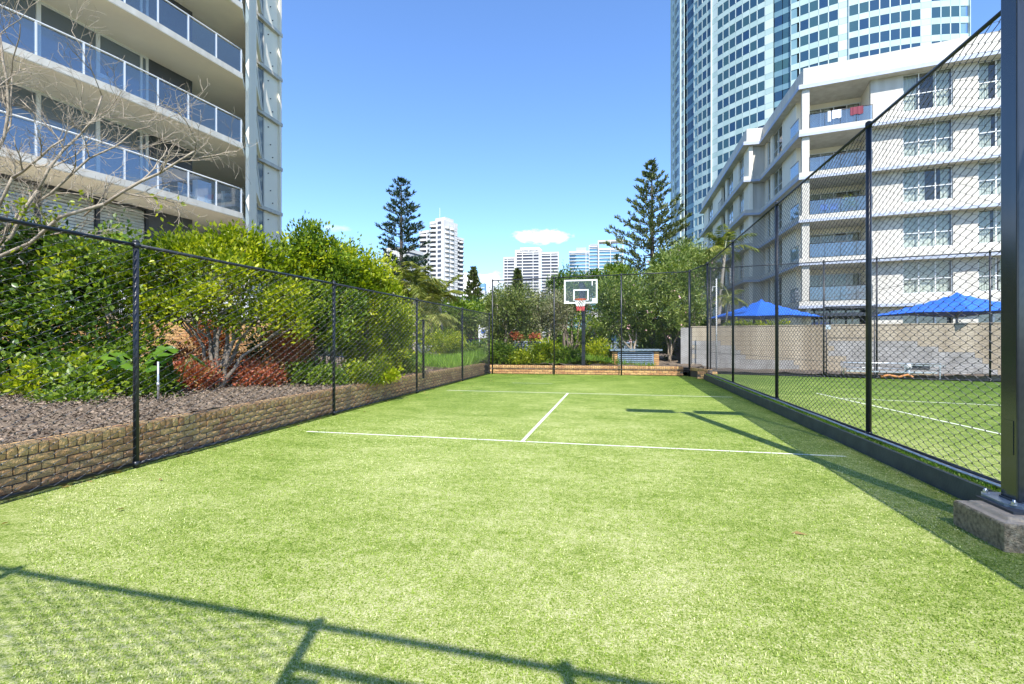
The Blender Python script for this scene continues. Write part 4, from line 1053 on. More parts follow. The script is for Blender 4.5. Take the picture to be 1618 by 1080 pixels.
b = MB(); b.tube([(X, Y, z0), (X, Y, z0 + .35)], [.14, .2], 10); b.build('pot', MT['terracotta'], t2)
rng = np.random.default_rng(2); foliage('leaves', rng, [(X, Y, z0 + .6, .38, .3, .3)], 700, .12, .05, LF['lime'], t2)

# ------------------------------------------------------------------ glass tower, curved
cx_, cy_, RT = 57., 151., 41.7
t = thing('glass_tower', 'tall curved tower of mint panels and blue windows behind the white block', 'office tower', (cx_, cy_, 0))
pat = 'nwwwpwwwwwwwpwwwwnrrpwwwwwwwpwwwnrrrwpwwwwpwwp'
TH0 = R(-77.5); DT = R(-108.5) / len(pat); FH = 3.3; NF = 34
b = MB(); arc = [(cx_ + (RT - .8) * math.cos(TH0 + DT * i), cy_ + (RT - .8) * math.sin(TH0 + DT * i)) for i in range(len(pat) + 1)]
b.prism(arc + [(cx_ - 20, cy_ + 25), (cx_ + 15, cy_ + 20)], 0, NF * FH + 1); b.build('core', MT['darkcore'], t)
def face(b, i, x0, x1, z0, z1, r0, r1, ang_in=0):
    """curved wall piece in module i between fractions x0..x1"""
    a0, a1 = TH0 + DT * (i + x0), TH0 + DT * (i + x1)
    p = [(cx_ + r * math.cos(a), cy_ + r * math.sin(a)) for r, a in ((r1, a0), (r1, a1), (r0, a1), (r0, a0))]
    b.prism(p, z0, z1)
sp_m, pw_m, bl_m, mu, ng = MB(), MB(), MB(), MB(), MB()
wins = []
for i, ch_ in enumerate(pat):
    for f in range(NF):
        z = f * FH; tgt = bl_m if ch_ == 'r' else sp_m; rr = RT - (.5 if ch_ == 'r' else 0)
        face(tgt, i, .012, .988, z + .02, z + 1.24, rr - .2, rr)
        if ch_ == 'p':
            face(pw_m, i, .012, .988, z + 1.28, z + FH - .02, rr - .2, rr + .004)
        else:
            if ch_ != 'r': face(mu, i, .0, .05, z + 1.25, z + FH, rr - .2, rr + .03); face(mu, i, .95, 1.0, z + 1.25, z + FH, rr - .2, rr + .03)
            wins.append((i, f, ch_, rr))
def vis(i, f):
    a_ = TH0 + DT * (i + .5); x, y = cx_ + RT * math.cos(a_), cy_ + RT * math.sin(a_); z = f * FH + 2.2
    lat = x * CY + y * SY; d = -x * SY + y * CY; u = 809 + FPX * lat / d; v = HZ - FPX * (z - CAMZ) / d
    roof = 70 + (1530 - u) * .15 if u > 1270 else 110 + (1270 - u) * 1.35
    return (0 < v < roof - 2), d, u, v
cand = sorted([(vis(i, f)[1], i, f, c_, rr) for (i, f, c_, rr) in wins if vis(i, f)[0] and c_ in 'wr'])
single = set((i, f) for (_, i, f, _, _) in cand[:285])
rest = MB()
protos = {}
for (i, f, c_, rr) in wins:
    z = f * FH
    if (i, f) in single:
        key = c_
        if key not in protos:
            q = MB(); w_ = RT * abs(DT)
            q.box(-w_ * .45, w_ * .45, -.06, .0, 0, FH - 1.28); o = q.build('window', MT['towerglass']); protos[key] = o.data; bpy.data.objects.remove(o)
        am = TH0 + DT * (i + .5)
        link_mesh('window', protos[key], t, ((rr - .09) * math.cos(am), (rr - .09) * math.sin(am), z + 1.26), am + math.pi / 2)
    else: face(ng if c_ == 'n' else rest, i, .05 if c_ != 'n' else .3, .95, z + 1.26, z + FH - .02, rr - .16, rr - .09)
tag(rest.build('windows', MT['towerglass'], t), kind='stuff'); tag(ng.build('narrow_windows', MT['cladb'], t), kind='stuff')
tag(sp_m.build('spandrel_panels', MT['clad'], t), kind='stuff'); tag(pw_m.build('pier_panels', MT['cladw'], t), kind='stuff')
tag(bl_m.build('recess_panels', MT['cladb'], t), kind='stuff'); tag(mu.build('mullions', MT['cladw'], t), kind='stuff')
for i in (0, 12, 29, 37, 40, 43):
    b = MB(); face(b, i, -.03, .03, 0, NF * FH, RT - .1, RT + .35); b.build('fin', MT['cladw'], t)

# ------------------------------------------------------------------ distant towers
def dframe(u, d, phi=0): x, y = G(u, d); return (x, y, YAW + phi)
def bands(t, fr, x0, x1, y0, y1, ztop, zbot=0, h=3.0, band=1.15, piers=(), mat='twhite', glass='tglass', proud=.6, bulge=None, side=True, win=None):
    """a block of dark glazing with a white balcony band on each floor and white piers"""
    b = MB(fr); b.box(x0 + .3, x1 - .3, y0 + proud, y1, zbot, ztop); b.build('glazing', MT[glass], t)
    n = int((ztop - zbot) / h); b = MB(fr)
    for k_ in range(n):
        z = ztop - (k_ + 1) * h
        b.box(x0, x1, y0, y1 + .3, z - band + .9, z + .9)
        if bulge:
            for (xa, xb, dep) in bulge:
                pl = [(xa + (xb - xa) * q / 8, y0 - dep * math.sin(math.pi * q / 8) - .02) for q in range(9)] + [(xb, y0 + .3), (xa, y0 + .3)]
                b.prism(pl, z - band + .9, z + .9)
    b.box(x0, x1, y0 + .01, y1 + .3, ztop - 1.2, ztop + .4)
    tag(b.build('balconies', MT[mat], t), kind='stuff')
    for (xa, xb) in piers:
        b = MB(fr); b.box(xa, xb, y0 - .12, y0 + 1.2, zbot, ztop + .45); b.build('pier', MT[mat], t)
    # room partitions seen in the openings
    return b
fr = dframe(679, 310, R(-32)); o3 = (fr[0], fr[1], 0)
t = thing('round_balcony_tower', 'white distant tower of rounded balconies right of the tall dark pine', 'apartment building', o3)
bands(t, fr, 0, 11.4, 0, 14, 76.5, piers=((5.3, 6.6), (9.6, 11.6)), bulge=((-.6, 5.6, 1.7),), band=1.35)
bands(t, fr, -12.5, -.7, 3.5, 14, 72.5, piers=((-6.0, -5.3),), bulge=((-12.5, -6.5, 1.5), (-4.9, -1.2, .8)), band=1.3)
frs = (fr[0] + 11.4 * math.cos(fr[2]), fr[1] + 11.4 * math.sin(fr[2]), fr[2] + math.pi / 2)
bands(t, frs, 1.0, 13.8, -.05, 3, 75, bulge=((1.2, 5.8, 1.6), (6.4, 10.6, 1.4)), piers=((10.8, 11.4),), band=1.2)
bands(t, frs, 14.2, 24, 2.2, 6, 69, bulge=((14.4, 18.8, 1.5), (19.2, 23.6, 1.4)), band=1.1)
b = MB(fr); b.box(2.6, 10.6, 2.5, 11, 76.9, 79.2); b.build('plant_room', MT['twhite'], t)
b = MB(fr); b.tube([(5, 4, 80), (5, 4, 86)], .12, 4); b.build('mast', MT['frame'], t)
for k_ in range(24):
    b = MB(fr); z = 76.5 - 3 * (k_ + 1) + 1.0
    if z > 3: b.box(6.7, 9.5, -.10, -.04, z, z + 1.55); b.build('window', MT['tglass'], t)

s = 478 / FPX
fr = dframe(795, 478, R(-8)); t = thing('banded_tower', 'broad white banded tower with lettering on its parapet left of the hoop', 'apartment building', (fr[0], fr[1], 0))
ht = lambda v, d: ZV(v, d)
bands(t, fr, 0, 18.5 * s, 2.5, 16, ht(406, 478), piers=((0, .8), (5.8 * s, 6.5 * s), (17 * s, 18.6 * s)), band=1.05, h=3.02)
bands(t, fr, 19 * s, 56 * s, 0, 16, ht(398, 478), piers=((19 * s, 21.5 * s), (30 * s, 31.2 * s), (47 * s, 48 * s), (56.2 * s, 60.5 * s)), band=1.05, h=3.02)
bands(t, fr, 60.5 * s, 87 * s, 1.2, 16, ht(400, 478), piers=((74.5 * s, 75.6 * s), (86 * s, 87.5 * s)), band=1.05, h=3.02)
b = MB(fr); b.box(19 * s, 58 * s, -.1, 12, ht(398, 478) + .41, ht(395, 478)); b.box(27 * s, 57 * s, .2, 12, ht(395, 478), ht(391.5, 478)); b.prism([(57 * s, .2), (61.5 * s, .2), (61.5 * s, 12), (57 * s, 12)], ht(398, 478), [ht(391.5, 478), ht(396, 478), ht(396, 478), ht(391.5, 478)]); pr_ = b.build('parapet', MT['twhite'], t)
tx = bpy.data.curves.new('lettering', 'FONT'); tx.body = 'SURFERS CENTURY'; tx.size = 1.9; tx.extrude = .06; tx.space_character = 1.15
to = bpy.data.objects.new('lettering', tx); C.objects.link(to); to.parent = pr_
a = fr[2]; lx, ly = 26.5 * s, -.22
to.location = (lx * math.cos(a) - ly * math.sin(a), lx * math.sin(a) + ly * math.cos(a), ht(398, 478) + .1); to.rotation_euler = (math.pi / 2, 0, a); tx.materials.append(MT['darkcore']); bpy.context.view_layer.update()
tm = bpy.data.meshes.new_from_object(to); bpy.data.objects.remove(to)
to2 = link_mesh('lettering', tm, pr_, (lx * math.cos(a) - ly * math.sin(a), lx * math.sin(a) + ly * math.cos(a), ht(398, 478) + .1), rot=(math.pi / 2, 0, a))

s = 430 / FPX
fr = dframe(899, 430, R(-10)); t = thing('blue_glass_tower', 'distant white and blue glass tower above the backboard with an open roof frame', 'apartment building', (fr[0], fr[1], 0))
bands(t, fr, 0, 31 * s, 1.5, 15, ht(397, 430), piers=((26 * s, 27 * s),), band=.55, glass='tblue', bulge=((-.5, 12 * s, 1.5),))
bands(t, fr, 31.5 * s, 45 * s, 2.6, 15, ht(388, 430), piers=((31 * s, 31.8 * s),), band=.5, glass='tblue')
bands(t, fr, 45 * s, 84 * s, .6, 15, ht(394, 430), piers=((45 * s, 47 * s), (64 * s, 64.8 * s), (82.5 * s, 84 * s)), band=.6, glass='tblue')
b = MB(fr); b.box(11 * s, 27 * s, 4, 12, ht(397, 430), ht(390, 430)); b.box(33 * s, 44 * s, 2.4, 12, ht(388, 430) + .1, ht(385.5, 430)); b.build('plant_room', MT['tgrey'], t)
b = MB(fr)
b.box(45 * s, 84 * s, .5, 12, ht(383, 430), ht(381, 430)); b.box(45 * s, 46.5 * s, .5, 1.5, ht(394, 430), ht(383, 430)); b.box(64 * s, 64.8 * s, .5, 1.5, ht(394, 430), ht(383, 430)); b.box(82.7 * s, 84 * s, .5, 1.5, ht(394, 430), ht(383, 430)); b.build('roof_frame', MT['twhite'], t)

# white block and grey curved building behind the pine
fr = dframe(606, 220, R(-25)); t = thing('plain_white_tower', 'plain white tower partly hidden behind the tall dark pine', 'apartment building', (fr[0], fr[1], 0)); s = 220 / FPX
b = MB(fr); b.box(0, 26 * s, 0, 12, 0, ht(392, 220)); b.build('wall', MT['twhite'], t)
bands(t, fr, 26 * s, 46 * s, 1.2, 12, ht(396, 220), band=1.3, piers=((26 * s, 27 * s),))
bands(t, fr, -4 * s, 0, 2, 12, ht(402, 220), band=1.2)
b = MB(fr); b.box(4 * s, 20 * s, .1, 8, ht(392, 220), ht(388, 220)); b.build('roof_box', MT['tblue'], t)
(xa, ya), (xb, yb) = G(562, 105), G(640, 135); a = math.atan2(yb - ya, xb - xa); L = math.hypot(xb - xa, yb - ya); fr = (xa, ya, a)
t = thing('terraced_building', 'grey and white terraced building with planted ledges left of the pine', 'apartment building', (xa, ya, 0))
b = MB(fr); b.box(0, L, 1.5, 14, 0, ZV(420, 105)); b.build('glazing', MT['tblue'], t)
rng = np.random.default_rng(77)
for k_ in range(5):
    z = ZV(424, 105) - k_ * 3.1
    b = MB(fr); b.box(0, L - 1, -.1 * k_, 1.6, z - 1.5, z); b.build('ledge', MT['white'], t)
    n = 900; P = np.stack([rng.random(n) * (L - 1), np.full(n, -.1 * k_ + .3) + .3 * rng.normal(size=n), z + .35 * rng.random(n)], 1)
    P[:, 2] += -.8 * rng.random(n) * (rng.random(n) < .35); ca, sa = math.cos(a), math.sin(a)
    W_ = np.stack([P[:, 0] * ca - P[:, 1] * sa, P[:, 0] * sa + P[:, 1] * ca, P[:, 2]], 1)
    o = bpy.data.objects.new('hanging_plants', leaf_mesh('hanging_plants', W_, rng.normal(size=W_.shape), rng.normal(size=W_.shape) + [0, 0, 1], .5, .25, LF['pine2'])); C.objects.link(o); o.parent = t
b = MB(fr); pl = [(L * .08 + L * .75 * q / 12, ZV(420, 105) + 2.6 * math.sin(math.pi * q / 12) ** .6) for q in range(13)]
vs = [(x, 2, z) for x, z in pl] + [(x, 13, z) for x, z in pl]; b.add(vs, [(i, i + 1, i + 14, i + 13) for i in range(12)] + [tuple(range(13)), tuple(range(13, 26))[::-1]]); b.build('curved_roof', MT['tgrey'], t)
b = MB(fr); b.tube([(L * .1, 5, 18), (L * .1, 5, ZV(400, 105))], .08, 4); b.build('mast', MT['frame'], t)
# small far buildings on the skyline
def small(label, u0, u1, v, d, h=3, glass='tglass', band=1.4, extra=None):
    fr = dframe(u0, d, R(-12)); t = thing('distant_building', label, 'building', (fr[0], fr[1], 0)); s = d / FPX
    bands(t, fr, 0, (u1 - u0) * s, 0, 12, ZV(v, d), h=h, band=band, glass=glass, piers=((0, 1.2), ((u1 - u0) * s - 1.2, (u1 - u0) * s)))
    return t, fr, s
small('small far white block right of the rounded balcony tower', 719, 737, 470, 520)
small('low far white building at the right end of the skyline gap', 757, 776, 470, 500)
t, fr, s = small('slim far tower with blue glass top beside the small conical pine', 757, 766, 459, 640)
b = MB(fr); b.prism([(0, 0), (9 * s, 0), (9 * s, 10), (0, 10)], ZV(459, 640), [ZV(449, 640), ZV(447, 640), ZV(447, 640), ZV(449, 640)]); b.build('crown_glass', MT['tblue'], t)
b = MB(fr); b.box(0, 9 * s, -.3, 0, ZV(455, 640), ZV(454, 640)); b.build('crown_band', MT['twhite'], t)
small('far pale building low behind the trees between pine and corner post', 738, 756, 478, 560)
# house with a white roof behind the trees right of the hoop
x, y = G(940, 48); fr = (x, y, YAW); t = thing('white_roofed_house', 'low house with a pale sloping roof behind the trees right of the hoop', 'house', (x, y, 0)); s = 48 / FPX
b = MB(fr); b.box(0, 44 * s, 0, 6, 0, ZV(506, 48)); b.build('wall', MT['white'], t)
b = MB(fr); zt = ZV(484, 48); ze = ZV(508, 48)
b.add([(-.4, -.6, ze), (46 * s, -.6, ze - .1), (36 * s, 4, zt - .5), (4 * s, 4, zt), (4 * s, 8, ze), (46 * s, 8, ze)], [(0, 1, 2, 3), (3, 2, 5, 4), (1, 5, 2), (0, 3, 4)]); b.build('roof', MT['twhite'], t)
b = MB(fr); b.box(20 * s, 40 * s, -.06, 0, 1.2, 2.1); b.build('window', MT['tblue'], t)

# ------------------------------------------------------------------ cars and street behind the garden
x, y = G(700, 43); struct('street', MB((x, y, YAW)).add([(-60, -3, -.05), (60, -3, -.05), (60, 5, -.05), (-60, 5, -.05)], [(0, 1, 2, 3)]), MT['asphalt'])
def car(label, u, d, ang, paint):
    x, y = G(u, d); fr = (x, y, ang); z = -.05
    t = thing('parked_car', label, 'car', (x, y, z))
    prof = [(-2.2, .35), (-2.25, .85), (-2.1, 1.05), (-1.35, 1.12), (-.75, 1.62), (1.2, 1.68), (1.95, 1.15), (2.2, 1.05), (2.25, .45), (2.1, .3), (-2.0, .3)]
    b = MB(fr); n = len(prof); vs = []
    for (yy, k_) in ((-.88, 0), (-.80, 1), (.80, 1), (.88, 0)):
        for (px_, pz) in prof:
            if pz > 1.2 and k_ == 0: vs.append((px_, yy * .93, z + 1.12))
            else: vs.append((px_, yy * (.9 if pz > 1.3 else 1), z + pz))
    fs = [tuple(range(n))]
    for r_ in range(3): fs += [(r_ * n + i, (r_ + 1) * n + i, (r_ + 1) * n + (i + 1) % n, r_ * n + (i + 1) % n) for i in range(n)]
    fs.append(tuple(range(3 * n, 4 * n))[::-1]); b.add(vs, fs); b.build('body', MT[paint], t, True)
    b = MB(fr)
    for sy in (-1, 1):
        yy = sy * .80
        b.add([(-1.15, sy * .885, z + 1.08), (1.75, sy * .885, z + 1.10), (1.1, sy * .745, z + 1.60), (-.7, sy * .745, z + 1.56)], [(0, 1, 2, 3)])
    b.add([(1.27, -.68, z + 1.64), (1.27, .68, z + 1.64), (1.97, .8, z + 1.16), (1.97, -.8, z + 1.16)], [(0, 1, 2, 3)])
    b.add([(-.80, -.68, z + 1.60), (-.80, .68, z + 1.60), (-1.38, .8, z + 1.14), (-1.38, -.8, z + 1.14)], [(3, 2, 1, 0)])
    b.build('window', MT['carg'], t)
    for sx in (-1.35, 1.35):
        for sy in (-.82, .82):
            b = MB(fr); b.tube([(sx, sy - .1, z + .32), (sx, sy + .1, z + .32)], .32, 16); w_ = b.build('wheel', MT['tyre'], t)
            b = MB(fr); b.tube([(sx, sy - .11, z + .32), (sx, sy + .11, z + .32)], .19, 12); b.build('rim', MT['galv'], w_)
    for sy in (-.65, .65):
        b = MB(fr); b.box(2.2, 2.27, sy - .16, sy + .16, z + .8, z + .95); b.build('tail_light', MT['redp'], t)
car('maroon car with dark blue windows parked behind the shrubs left of the corner post', 736, 41, YAW + R(8), 'carp')
car('white car parked behind the trees beside the stub post', 655, 42, YAW + R(8), 'carw')
x, y = G(756, 34); fr = (x, y, YAW + R(10)); t = thing('street_sign', 'white notice board with a blue panel on two posts by the corner post', 'sign', (x, y, 0)); s = 34 / FPX
b = MB(fr); b.box(0, 15 * s, 0, .08, ZV(534, 34), ZV(517, 34)); b.build('board', MT['frame'], t)
b = MB(fr); b.box(4 * s, 11 * s, -.012, 0, ZV(526, 34), ZV(521, 34)); b.build('panel', MT['blue'], t)
for q in (1, 13): b = MB(fr); b.box(q * s, q * s + .07, .09, .15, 0, ZV(513, 34)); b.build('post', MT['frame'], t)
# black picket fence behind the left shrubs
(xa, ya), (xb, yb) = G(420, 15.5), G(655, 20.5); a = math.atan2(yb - ya, xb - xa); L = math.hypot(xb - xa, yb - ya); fr = (xa, ya, a)
t = thing('picket_fence', 'black metal picket fence seen between the dark stems in the left garden', 'fence', (xa, ya, .5))
q = MB(); q.box(-.009, .009, -.009, .009, 0, 1.25); o = q.build('picket', MT['dframe']); pm = o.data; bpy.data.objects.remove(o)
for k_ in range(int(L / .11)): x = k_ * .11; link_mesh('picket', pm, t, (x * math.cos(a), x * math.sin(a), 0), a)
for z in (.6, 1.68): b = MB(fr); b.box(0, L, -.02, .02, z, z + .035); b.build('rail', MT['dframe'], t)
# grey fence far behind the hoop
(xa, ya), (xb, yb) = G(950, 33), G(1010, 34); a = math.atan2(yb - ya, xb - xa); L = math.hypot(xb - xa, yb - ya); fr = (xa, ya, a)
t = thing('picket_fence', 'low grey picket fence far behind the garden right of the hoop post', 'fence', (xa, ya, .3))
q = MB(); q.box(-.03, .03, -.009, .009, 0, 1.1); o = q.build('picket', MT['slat']); pm = o.data; bpy.data.objects.remove(o)
for k_ in range(int(L / .13)): x = k_ * .13; link_mesh('picket', pm, t, (x * math.cos(a), x * math.sin(a), 0), a)
b = MB(fr); b.box(0, L, .01, .04, 1.25, 1.32); b.build('rail', MT['slat'], t)
# ------------------------------------------------------------------ planting
def shrub(name, label, base, blobs, n, leaf, L, W, seed, r=.05, cat='shrub', group=None, bark='bark', per=26, cr=.2, shell=.5, up=.35, stems=True, fork=.45, second=None):
    rng = np.random.default_rng(seed); t = thing(name, label, cat, base, group)
    if stems:
        b = MB(); limbs(b, rng, base, blobs, r, fork); b.build('stems' if cat == 'shrub' else 'trunk', MT[bark], t, True)
    foliage('foliage' if cat == 'shrub' else 'crown', rng, blobs, n, L, W, LF[leaf], t, per, cr, shell, up, base[2])
    if second: second = (second[0], int(second[1] * 1.4)); tag(foliage('young_shoots', rng, blobs, second[1], L, W, LF[second[0]], t, per, cr, .9, .8, base[2]), kind='stuff')
    return t
def B(u, v, d, w, h, dep=None):
    """crown blob at picture place (u, v) and depth d with half sizes in picture pixels"""
    x, y = G(u, d); s = d / FPX; return (x, y, ZV(v, d), w * s, (dep if dep else w * s), h * s)
def base(u, d, z=.42): x, y = G(u, d); return (x, y, z)

# left bed, from the near end: dark big leaved hibiscus
shrub('hibiscus_shrub', 'dense dark leaved shrub filling the far left end of the garden bed', base(-50, 9.6), [B(-70, 430, 9.6, 75, 75), B(-20, 500, 9.3, 70, 70), B(-60, 560, 9.3, 70, 55), B(15, 400, 9.8, 60, 45), B(-20, 600, 8.7, 70, 38)], 6500, 'dark', .115, .075, 11, .03, cr=.22, per=48, shell=.35, second=('mid', 1400))
shrub('hibiscus_shrub', 'dark glossy shrub with gaps left of the nearest full fence post', base(70, 9.8), [B(60, 425, 9.9, 62, 58), B(30, 540, 9.5, 55, 55), B(100, 560, 9.5, 60, 50), B(110, 470, 9.6, 45, 55), B(85, 382, 10, 40, 24), B(70, 608, 8.7, 60, 26)], 7000, 'dark', .11, .072, 12, .03, cr=.2, per=48, shell=.35, second=('lime', 1500))
shrub('hibiscus_shrub', 'dark leaved shrub directly behind the nearest full fence post', base(180, 9.6), [B(170, 405, 9.7, 55, 42), B(160, 480, 9.5, 60, 60), B(165, 570, 9.3, 60, 42), B(230, 440, 9.9, 38, 45), B(215, 550, 9.7, 40, 40), B(150, 605, 8.7, 50, 26)], 7600, 'mid', .10, .065, 13, .03, cr=.2, per=48, shell=.35, second=('lime', 1600))
# the branching lime leaved tree
tb = base(348, 10.2)
blobs = [B(262, 425, 10.2, 48, 48), B(300, 402, 10.4, 50, 27), B(350, 440, 10.0, 55, 52), B(365, 396, 10.6, 50, 24), B(410, 405, 11, 45, 36), B(440, 470, 10.8, 42, 40), B(300, 490, 9.9, 42, 30), B(390, 500, 10.3, 40, 26), B(250, 480, 9.9, 34, 36), B(465, 510, 10.8, 26, 30)]
shrub('lime_leaved_tree', 'bright lime leaved tree with forked bare stem in the left bed', tb, blobs, 17000, 'lime', .10, .055, 21, .05, 'tree', cr=.19, per=62, fork=.5, shell=.4, up=.7)
shrub('lime_leaved_tree', 'tallest bright green tree whose top pokes into the sky left of centre', base(492, 12.3), [B(480, 420, 12.4, 36, 42), B(487, 385, 12.2, 22, 26), B(520, 425, 12.6, 38, 42), B(540, 410, 12.8, 25, 28), B(470, 480, 12, 42, 50), B(530, 490, 12.4, 42, 50), B(455, 415, 12.0, 26, 28)], 14000, 'mid', .10, .056, 22, .05, 'tree', cr=.2, per=60, up=.7, second=('lime', 3200))
shrub('lime_leaved_tree', 'rounded bright tree right of the tallest one with reddish tips', base(575, 13.6), [B(580, 440, 13.8, 38, 34), B(555, 470, 13.6, 40, 45), B(600, 475, 13.8, 28, 40), B(570, 425, 14, 26, 18)], 11500, 'lime', .10, .056, 23, .05, 'tree', cr=.21, per=60, up=.7)
shrub('lime_leaved_tree', 'lower bright yellow green bush close to the fence beside the stub post', base(615, 14.8), [B(610, 520, 14.8, 40, 34), B(635, 505, 15.3, 22, 28), B(600, 560, 14.4, 38, 34), B(638, 560, 15.4, 14, 30), B(560, 540, 13.6, 35, 40)], 9500, 'lime', .09, .052, 24, .04, 'shrub', cr=.18, per=60, up=.7)
shrub('dark_stemmed_shrub', 'shaded shrub with many dark stems behind the second fence post', base(520, 12.8), [B(500, 540, 13, 45, 30), B(550, 520, 13.2, 40, 34), B(450, 530, 13, 30, 24)], 2800, 'dark', .08, .045, 25, .055, cr=.25, fork=.7)
shrub('dark_stemmed_shrub', 'dark thin shrub below the lime tree canopy right of its stem', base(430, 12.2), [B(430, 560, 12, 34, 26), B(400, 540, 12.4, 26, 22)], 1500, 'dark', .08, .045, 26, .05, cr=.25, fork=.7)
# low red and rust shrubs
for i, (u, v, d, w, h, lb) in enumerate(((300, 575, 11.6, 42, 26, 'low rust red shrub right of the broad leaved philodendron'), (395, 580, 12.2, 38, 24, 'low rust red shrub right of the lime tree stem'), (470, 585, 12.6, 34, 20, 'low reddish shrub between the dark stems'), (330, 530, 12.8, 22, 22, 'small bright red leaved shrub behind the lime tree stem'), (300, 592, 9.9, 34, 16, 'sunlit rust coloured groundcover shrub in front of the lime tree stem on the left'), (405, 592, 10.8, 34, 15, 'sunlit rust coloured groundcover shrub in front of the lime tree stem on the right'), (455, 545, 11.4, 26, 24, 'upright coral red shrub before the dark stems'))):
    shrub('red_leaved_shrub', lb, base(u, d), [B(u, v, d, w, h), B(u + w * .5, v + 8, d, w * .6, h * .8)], 4600, 'red' if i != 2 else 'tan', .06, .035, 30 + i, .02, cr=.14, second=('tan', 700), group=None)
for i, (u, v, d, w, h, mt, lb) in enumerate(((235, 600, 8.9, 34, 22, 'mid', 'low leafy plant between the nearest post and the metal stake'), (500, 592, 11.4, 40, 18, 'mid', 'low green plant before the dark stems left of the second post'),
        (585, 590, 11.8, 40, 20, 'lime', 'low lime plant at the foot of the rounded bright tree'), (110, 636, 8.0, 34, 12, 'mid', 'small low plant on the mulch at the left'), (638, 580, 15.2, 22, 14, 'mid', 'low green plant at the foot of the stub post'))):
    shrub('low_plant', lb, base(u, d), [B(u, v, d, w, h), B(u + w * .6, v + 6, d, w * .5, h * .7)], 2600, mt, .075, .045, 70 + i, .02, cr=.13, per=40, shell=.35)
# philodendrons: large single leaves
def big_leaf_plant(label, u, v, d, n, size, seed, mat='big', hang=1.):
    rng = np.random.default_rng(seed); b0 = base(u, d); t = thing('broad_leaved_plant', label, 'plant', b0)
    for k_ in range(n):
        a = rng.uniform(0, 2 * math.pi); r = rng.uniform(.25, .75) * size * 1.6; x0, y0, z0 = b0
        top = (x0 + r * math.cos(a), y0 + r * math.sin(a), ZV(v, d) + rng.uniform(-.35, .35) * size)
        b = MB(); b.tube([b0, (x0 + .5 * r * math.cos(a), y0 + .5 * r * math.sin(a), (z0 + top[2]) / 2 + .15), top], [.014, .011, .008], 5)
        # heart shaped lobed blade
        da = a + rng.uniform(-.5, .5); tilt = rng.uniform(-1.1, -.35); s_ = size * rng.uniform(.65, 1.15)
        out = [(0, 0), (-.18, .22), (-.10, .42), (.10, .40), (.14, .52), (.34, .40), (.40, .48), (.60, .32), (.72, .30), (.98, 0)]
        pts = out + [(x, -y) for x, y in out[1:-1]][::-1]
        vs = []
        for (lx, ly) in pts + [(.25, 0), (.6, 0)]:
            X = lx * s_; Y = ly * s_; Z = -abs(ly) * s_ * .28 + X * math.sin(tilt) + (.05 * s_ if (lx, ly) in ((.25, 0), (.6, 0)) else 0); X *= math.cos(tilt)
            vs.append((top[0] + X * math.cos(da) - Y * math.sin(da), top[1] + X * math.sin(da) + Y * math.cos(da), top[2] + Z))
        m = len(pts); fs = []
        for i in range(m):
            c_ = m if pts[i][0] + pts[(i + 1) % m][0] < .9 else m + 1
            fs.append((i, (i + 1) % m, c_))
        fs += [(m, m + 1, 6), (m, m + 1, m - 6)]
        lfb = MB(); lfb.add(vs, fs); lo = lfb.build('leaf', LF[mat], t, True)
        b.build('leaf_stalk', LF['big'], lo, True)
big_leaf_plant('philodendron with large lobed leaves left of the grey metal stake', 185, 565, 8.7, 8, .36, 41)
big_leaf_plant('philodendron with large bright leaves right of the nearest full fence post', 278, 555, 9.1, 9, .34, 42)
big_leaf_plant('tall broad leaved plant reaching above the fence rail before the blinds', 195, 372, 10.6, 9, .40, 43)
# grassy mound and low planting beyond the left wall end
def grass(label, name, pts, n, h, seed, mat='grass', w=.02):
    rng = np.random.default_rng(seed); (x0, y0, x1, y1) = pts; P = np.stack([x0 + (x1 - x0) * rng.random(n), y0 + (y1 - y0) * rng.random(n), np.full(n, .38)], 1)
    P[:, 2] += .18 * np.sin(P[:, 0] * 1.3) * np.sin(P[:, 1] * .8)
    D = rng.normal(size=P.shape) * .45 + [0, 0, 1]
    me = leaf_mesh(name, P, D, rng.normal(size=P.shape), h * (.5 + rng.random(n)), w, LF[mat], .1); o = bpy.data.objects.new(name, me); C.objects.link(o)
    tag(o, label, 'grass', kind='stuff')
x0, y0 = G(660, 18)
grass('bright uncut grass growing in the bed beyond the stub post', 'long_grass', (-10.5, 17, -6.05, 23), 16000, .42, 51, w=.03)
grass('low grass among the shrubs behind the far wall', 'garden_grass', (-6, 21.5, 1.5, 25), 9000, .3, 52, w=.025)
for i, (u, v, d, w, h, mt, lb) in enumerate([
    (700, 540, 24, 30, 18, 'lime', 'bright green flowering shrub just right of the stub post'), (735, 556, 24.5, 26, 12, 'mid', 'green shrub in front of the maroon car'),
    (760, 560, 23.5, 20, 20, 'mid', 'leafy shrub against the corner post inside the left garden'), (795, 560, 22.6, 22, 16, 'mid', 'low leafy shrub right of the corner post behind the far wall'),
    (835, 566, 22.4, 26, 12, 'lime', 'low bright shrub in front of the louvred screen box'), (862, 556, 22.8, 20, 16, 'lime', 'broad leafy shrub left of the second far fence post'),
    (898, 566, 22.3, 20, 12, 'mid', 'low shrub just left of the hoop post'), (945, 558, 22.3, 22, 18, 'lime', 'bright leafy shrub between hoop post and slate topped box'),
    (815, 530, 25.5, 40, 20, 'olive', 'olive shrub above the louvred screen box')]):
    shrub('garden_shrub', lb, base(u, d, .38), [B(u, v, d, w, h), B(u - w * .5, v + 4, d, w * .6, h * .8), B(u + w * .5, v + 3, d + .4, w * .6, h * .8)], 3000, mt, .13, .06, 60 + i, .025, cr=.2)
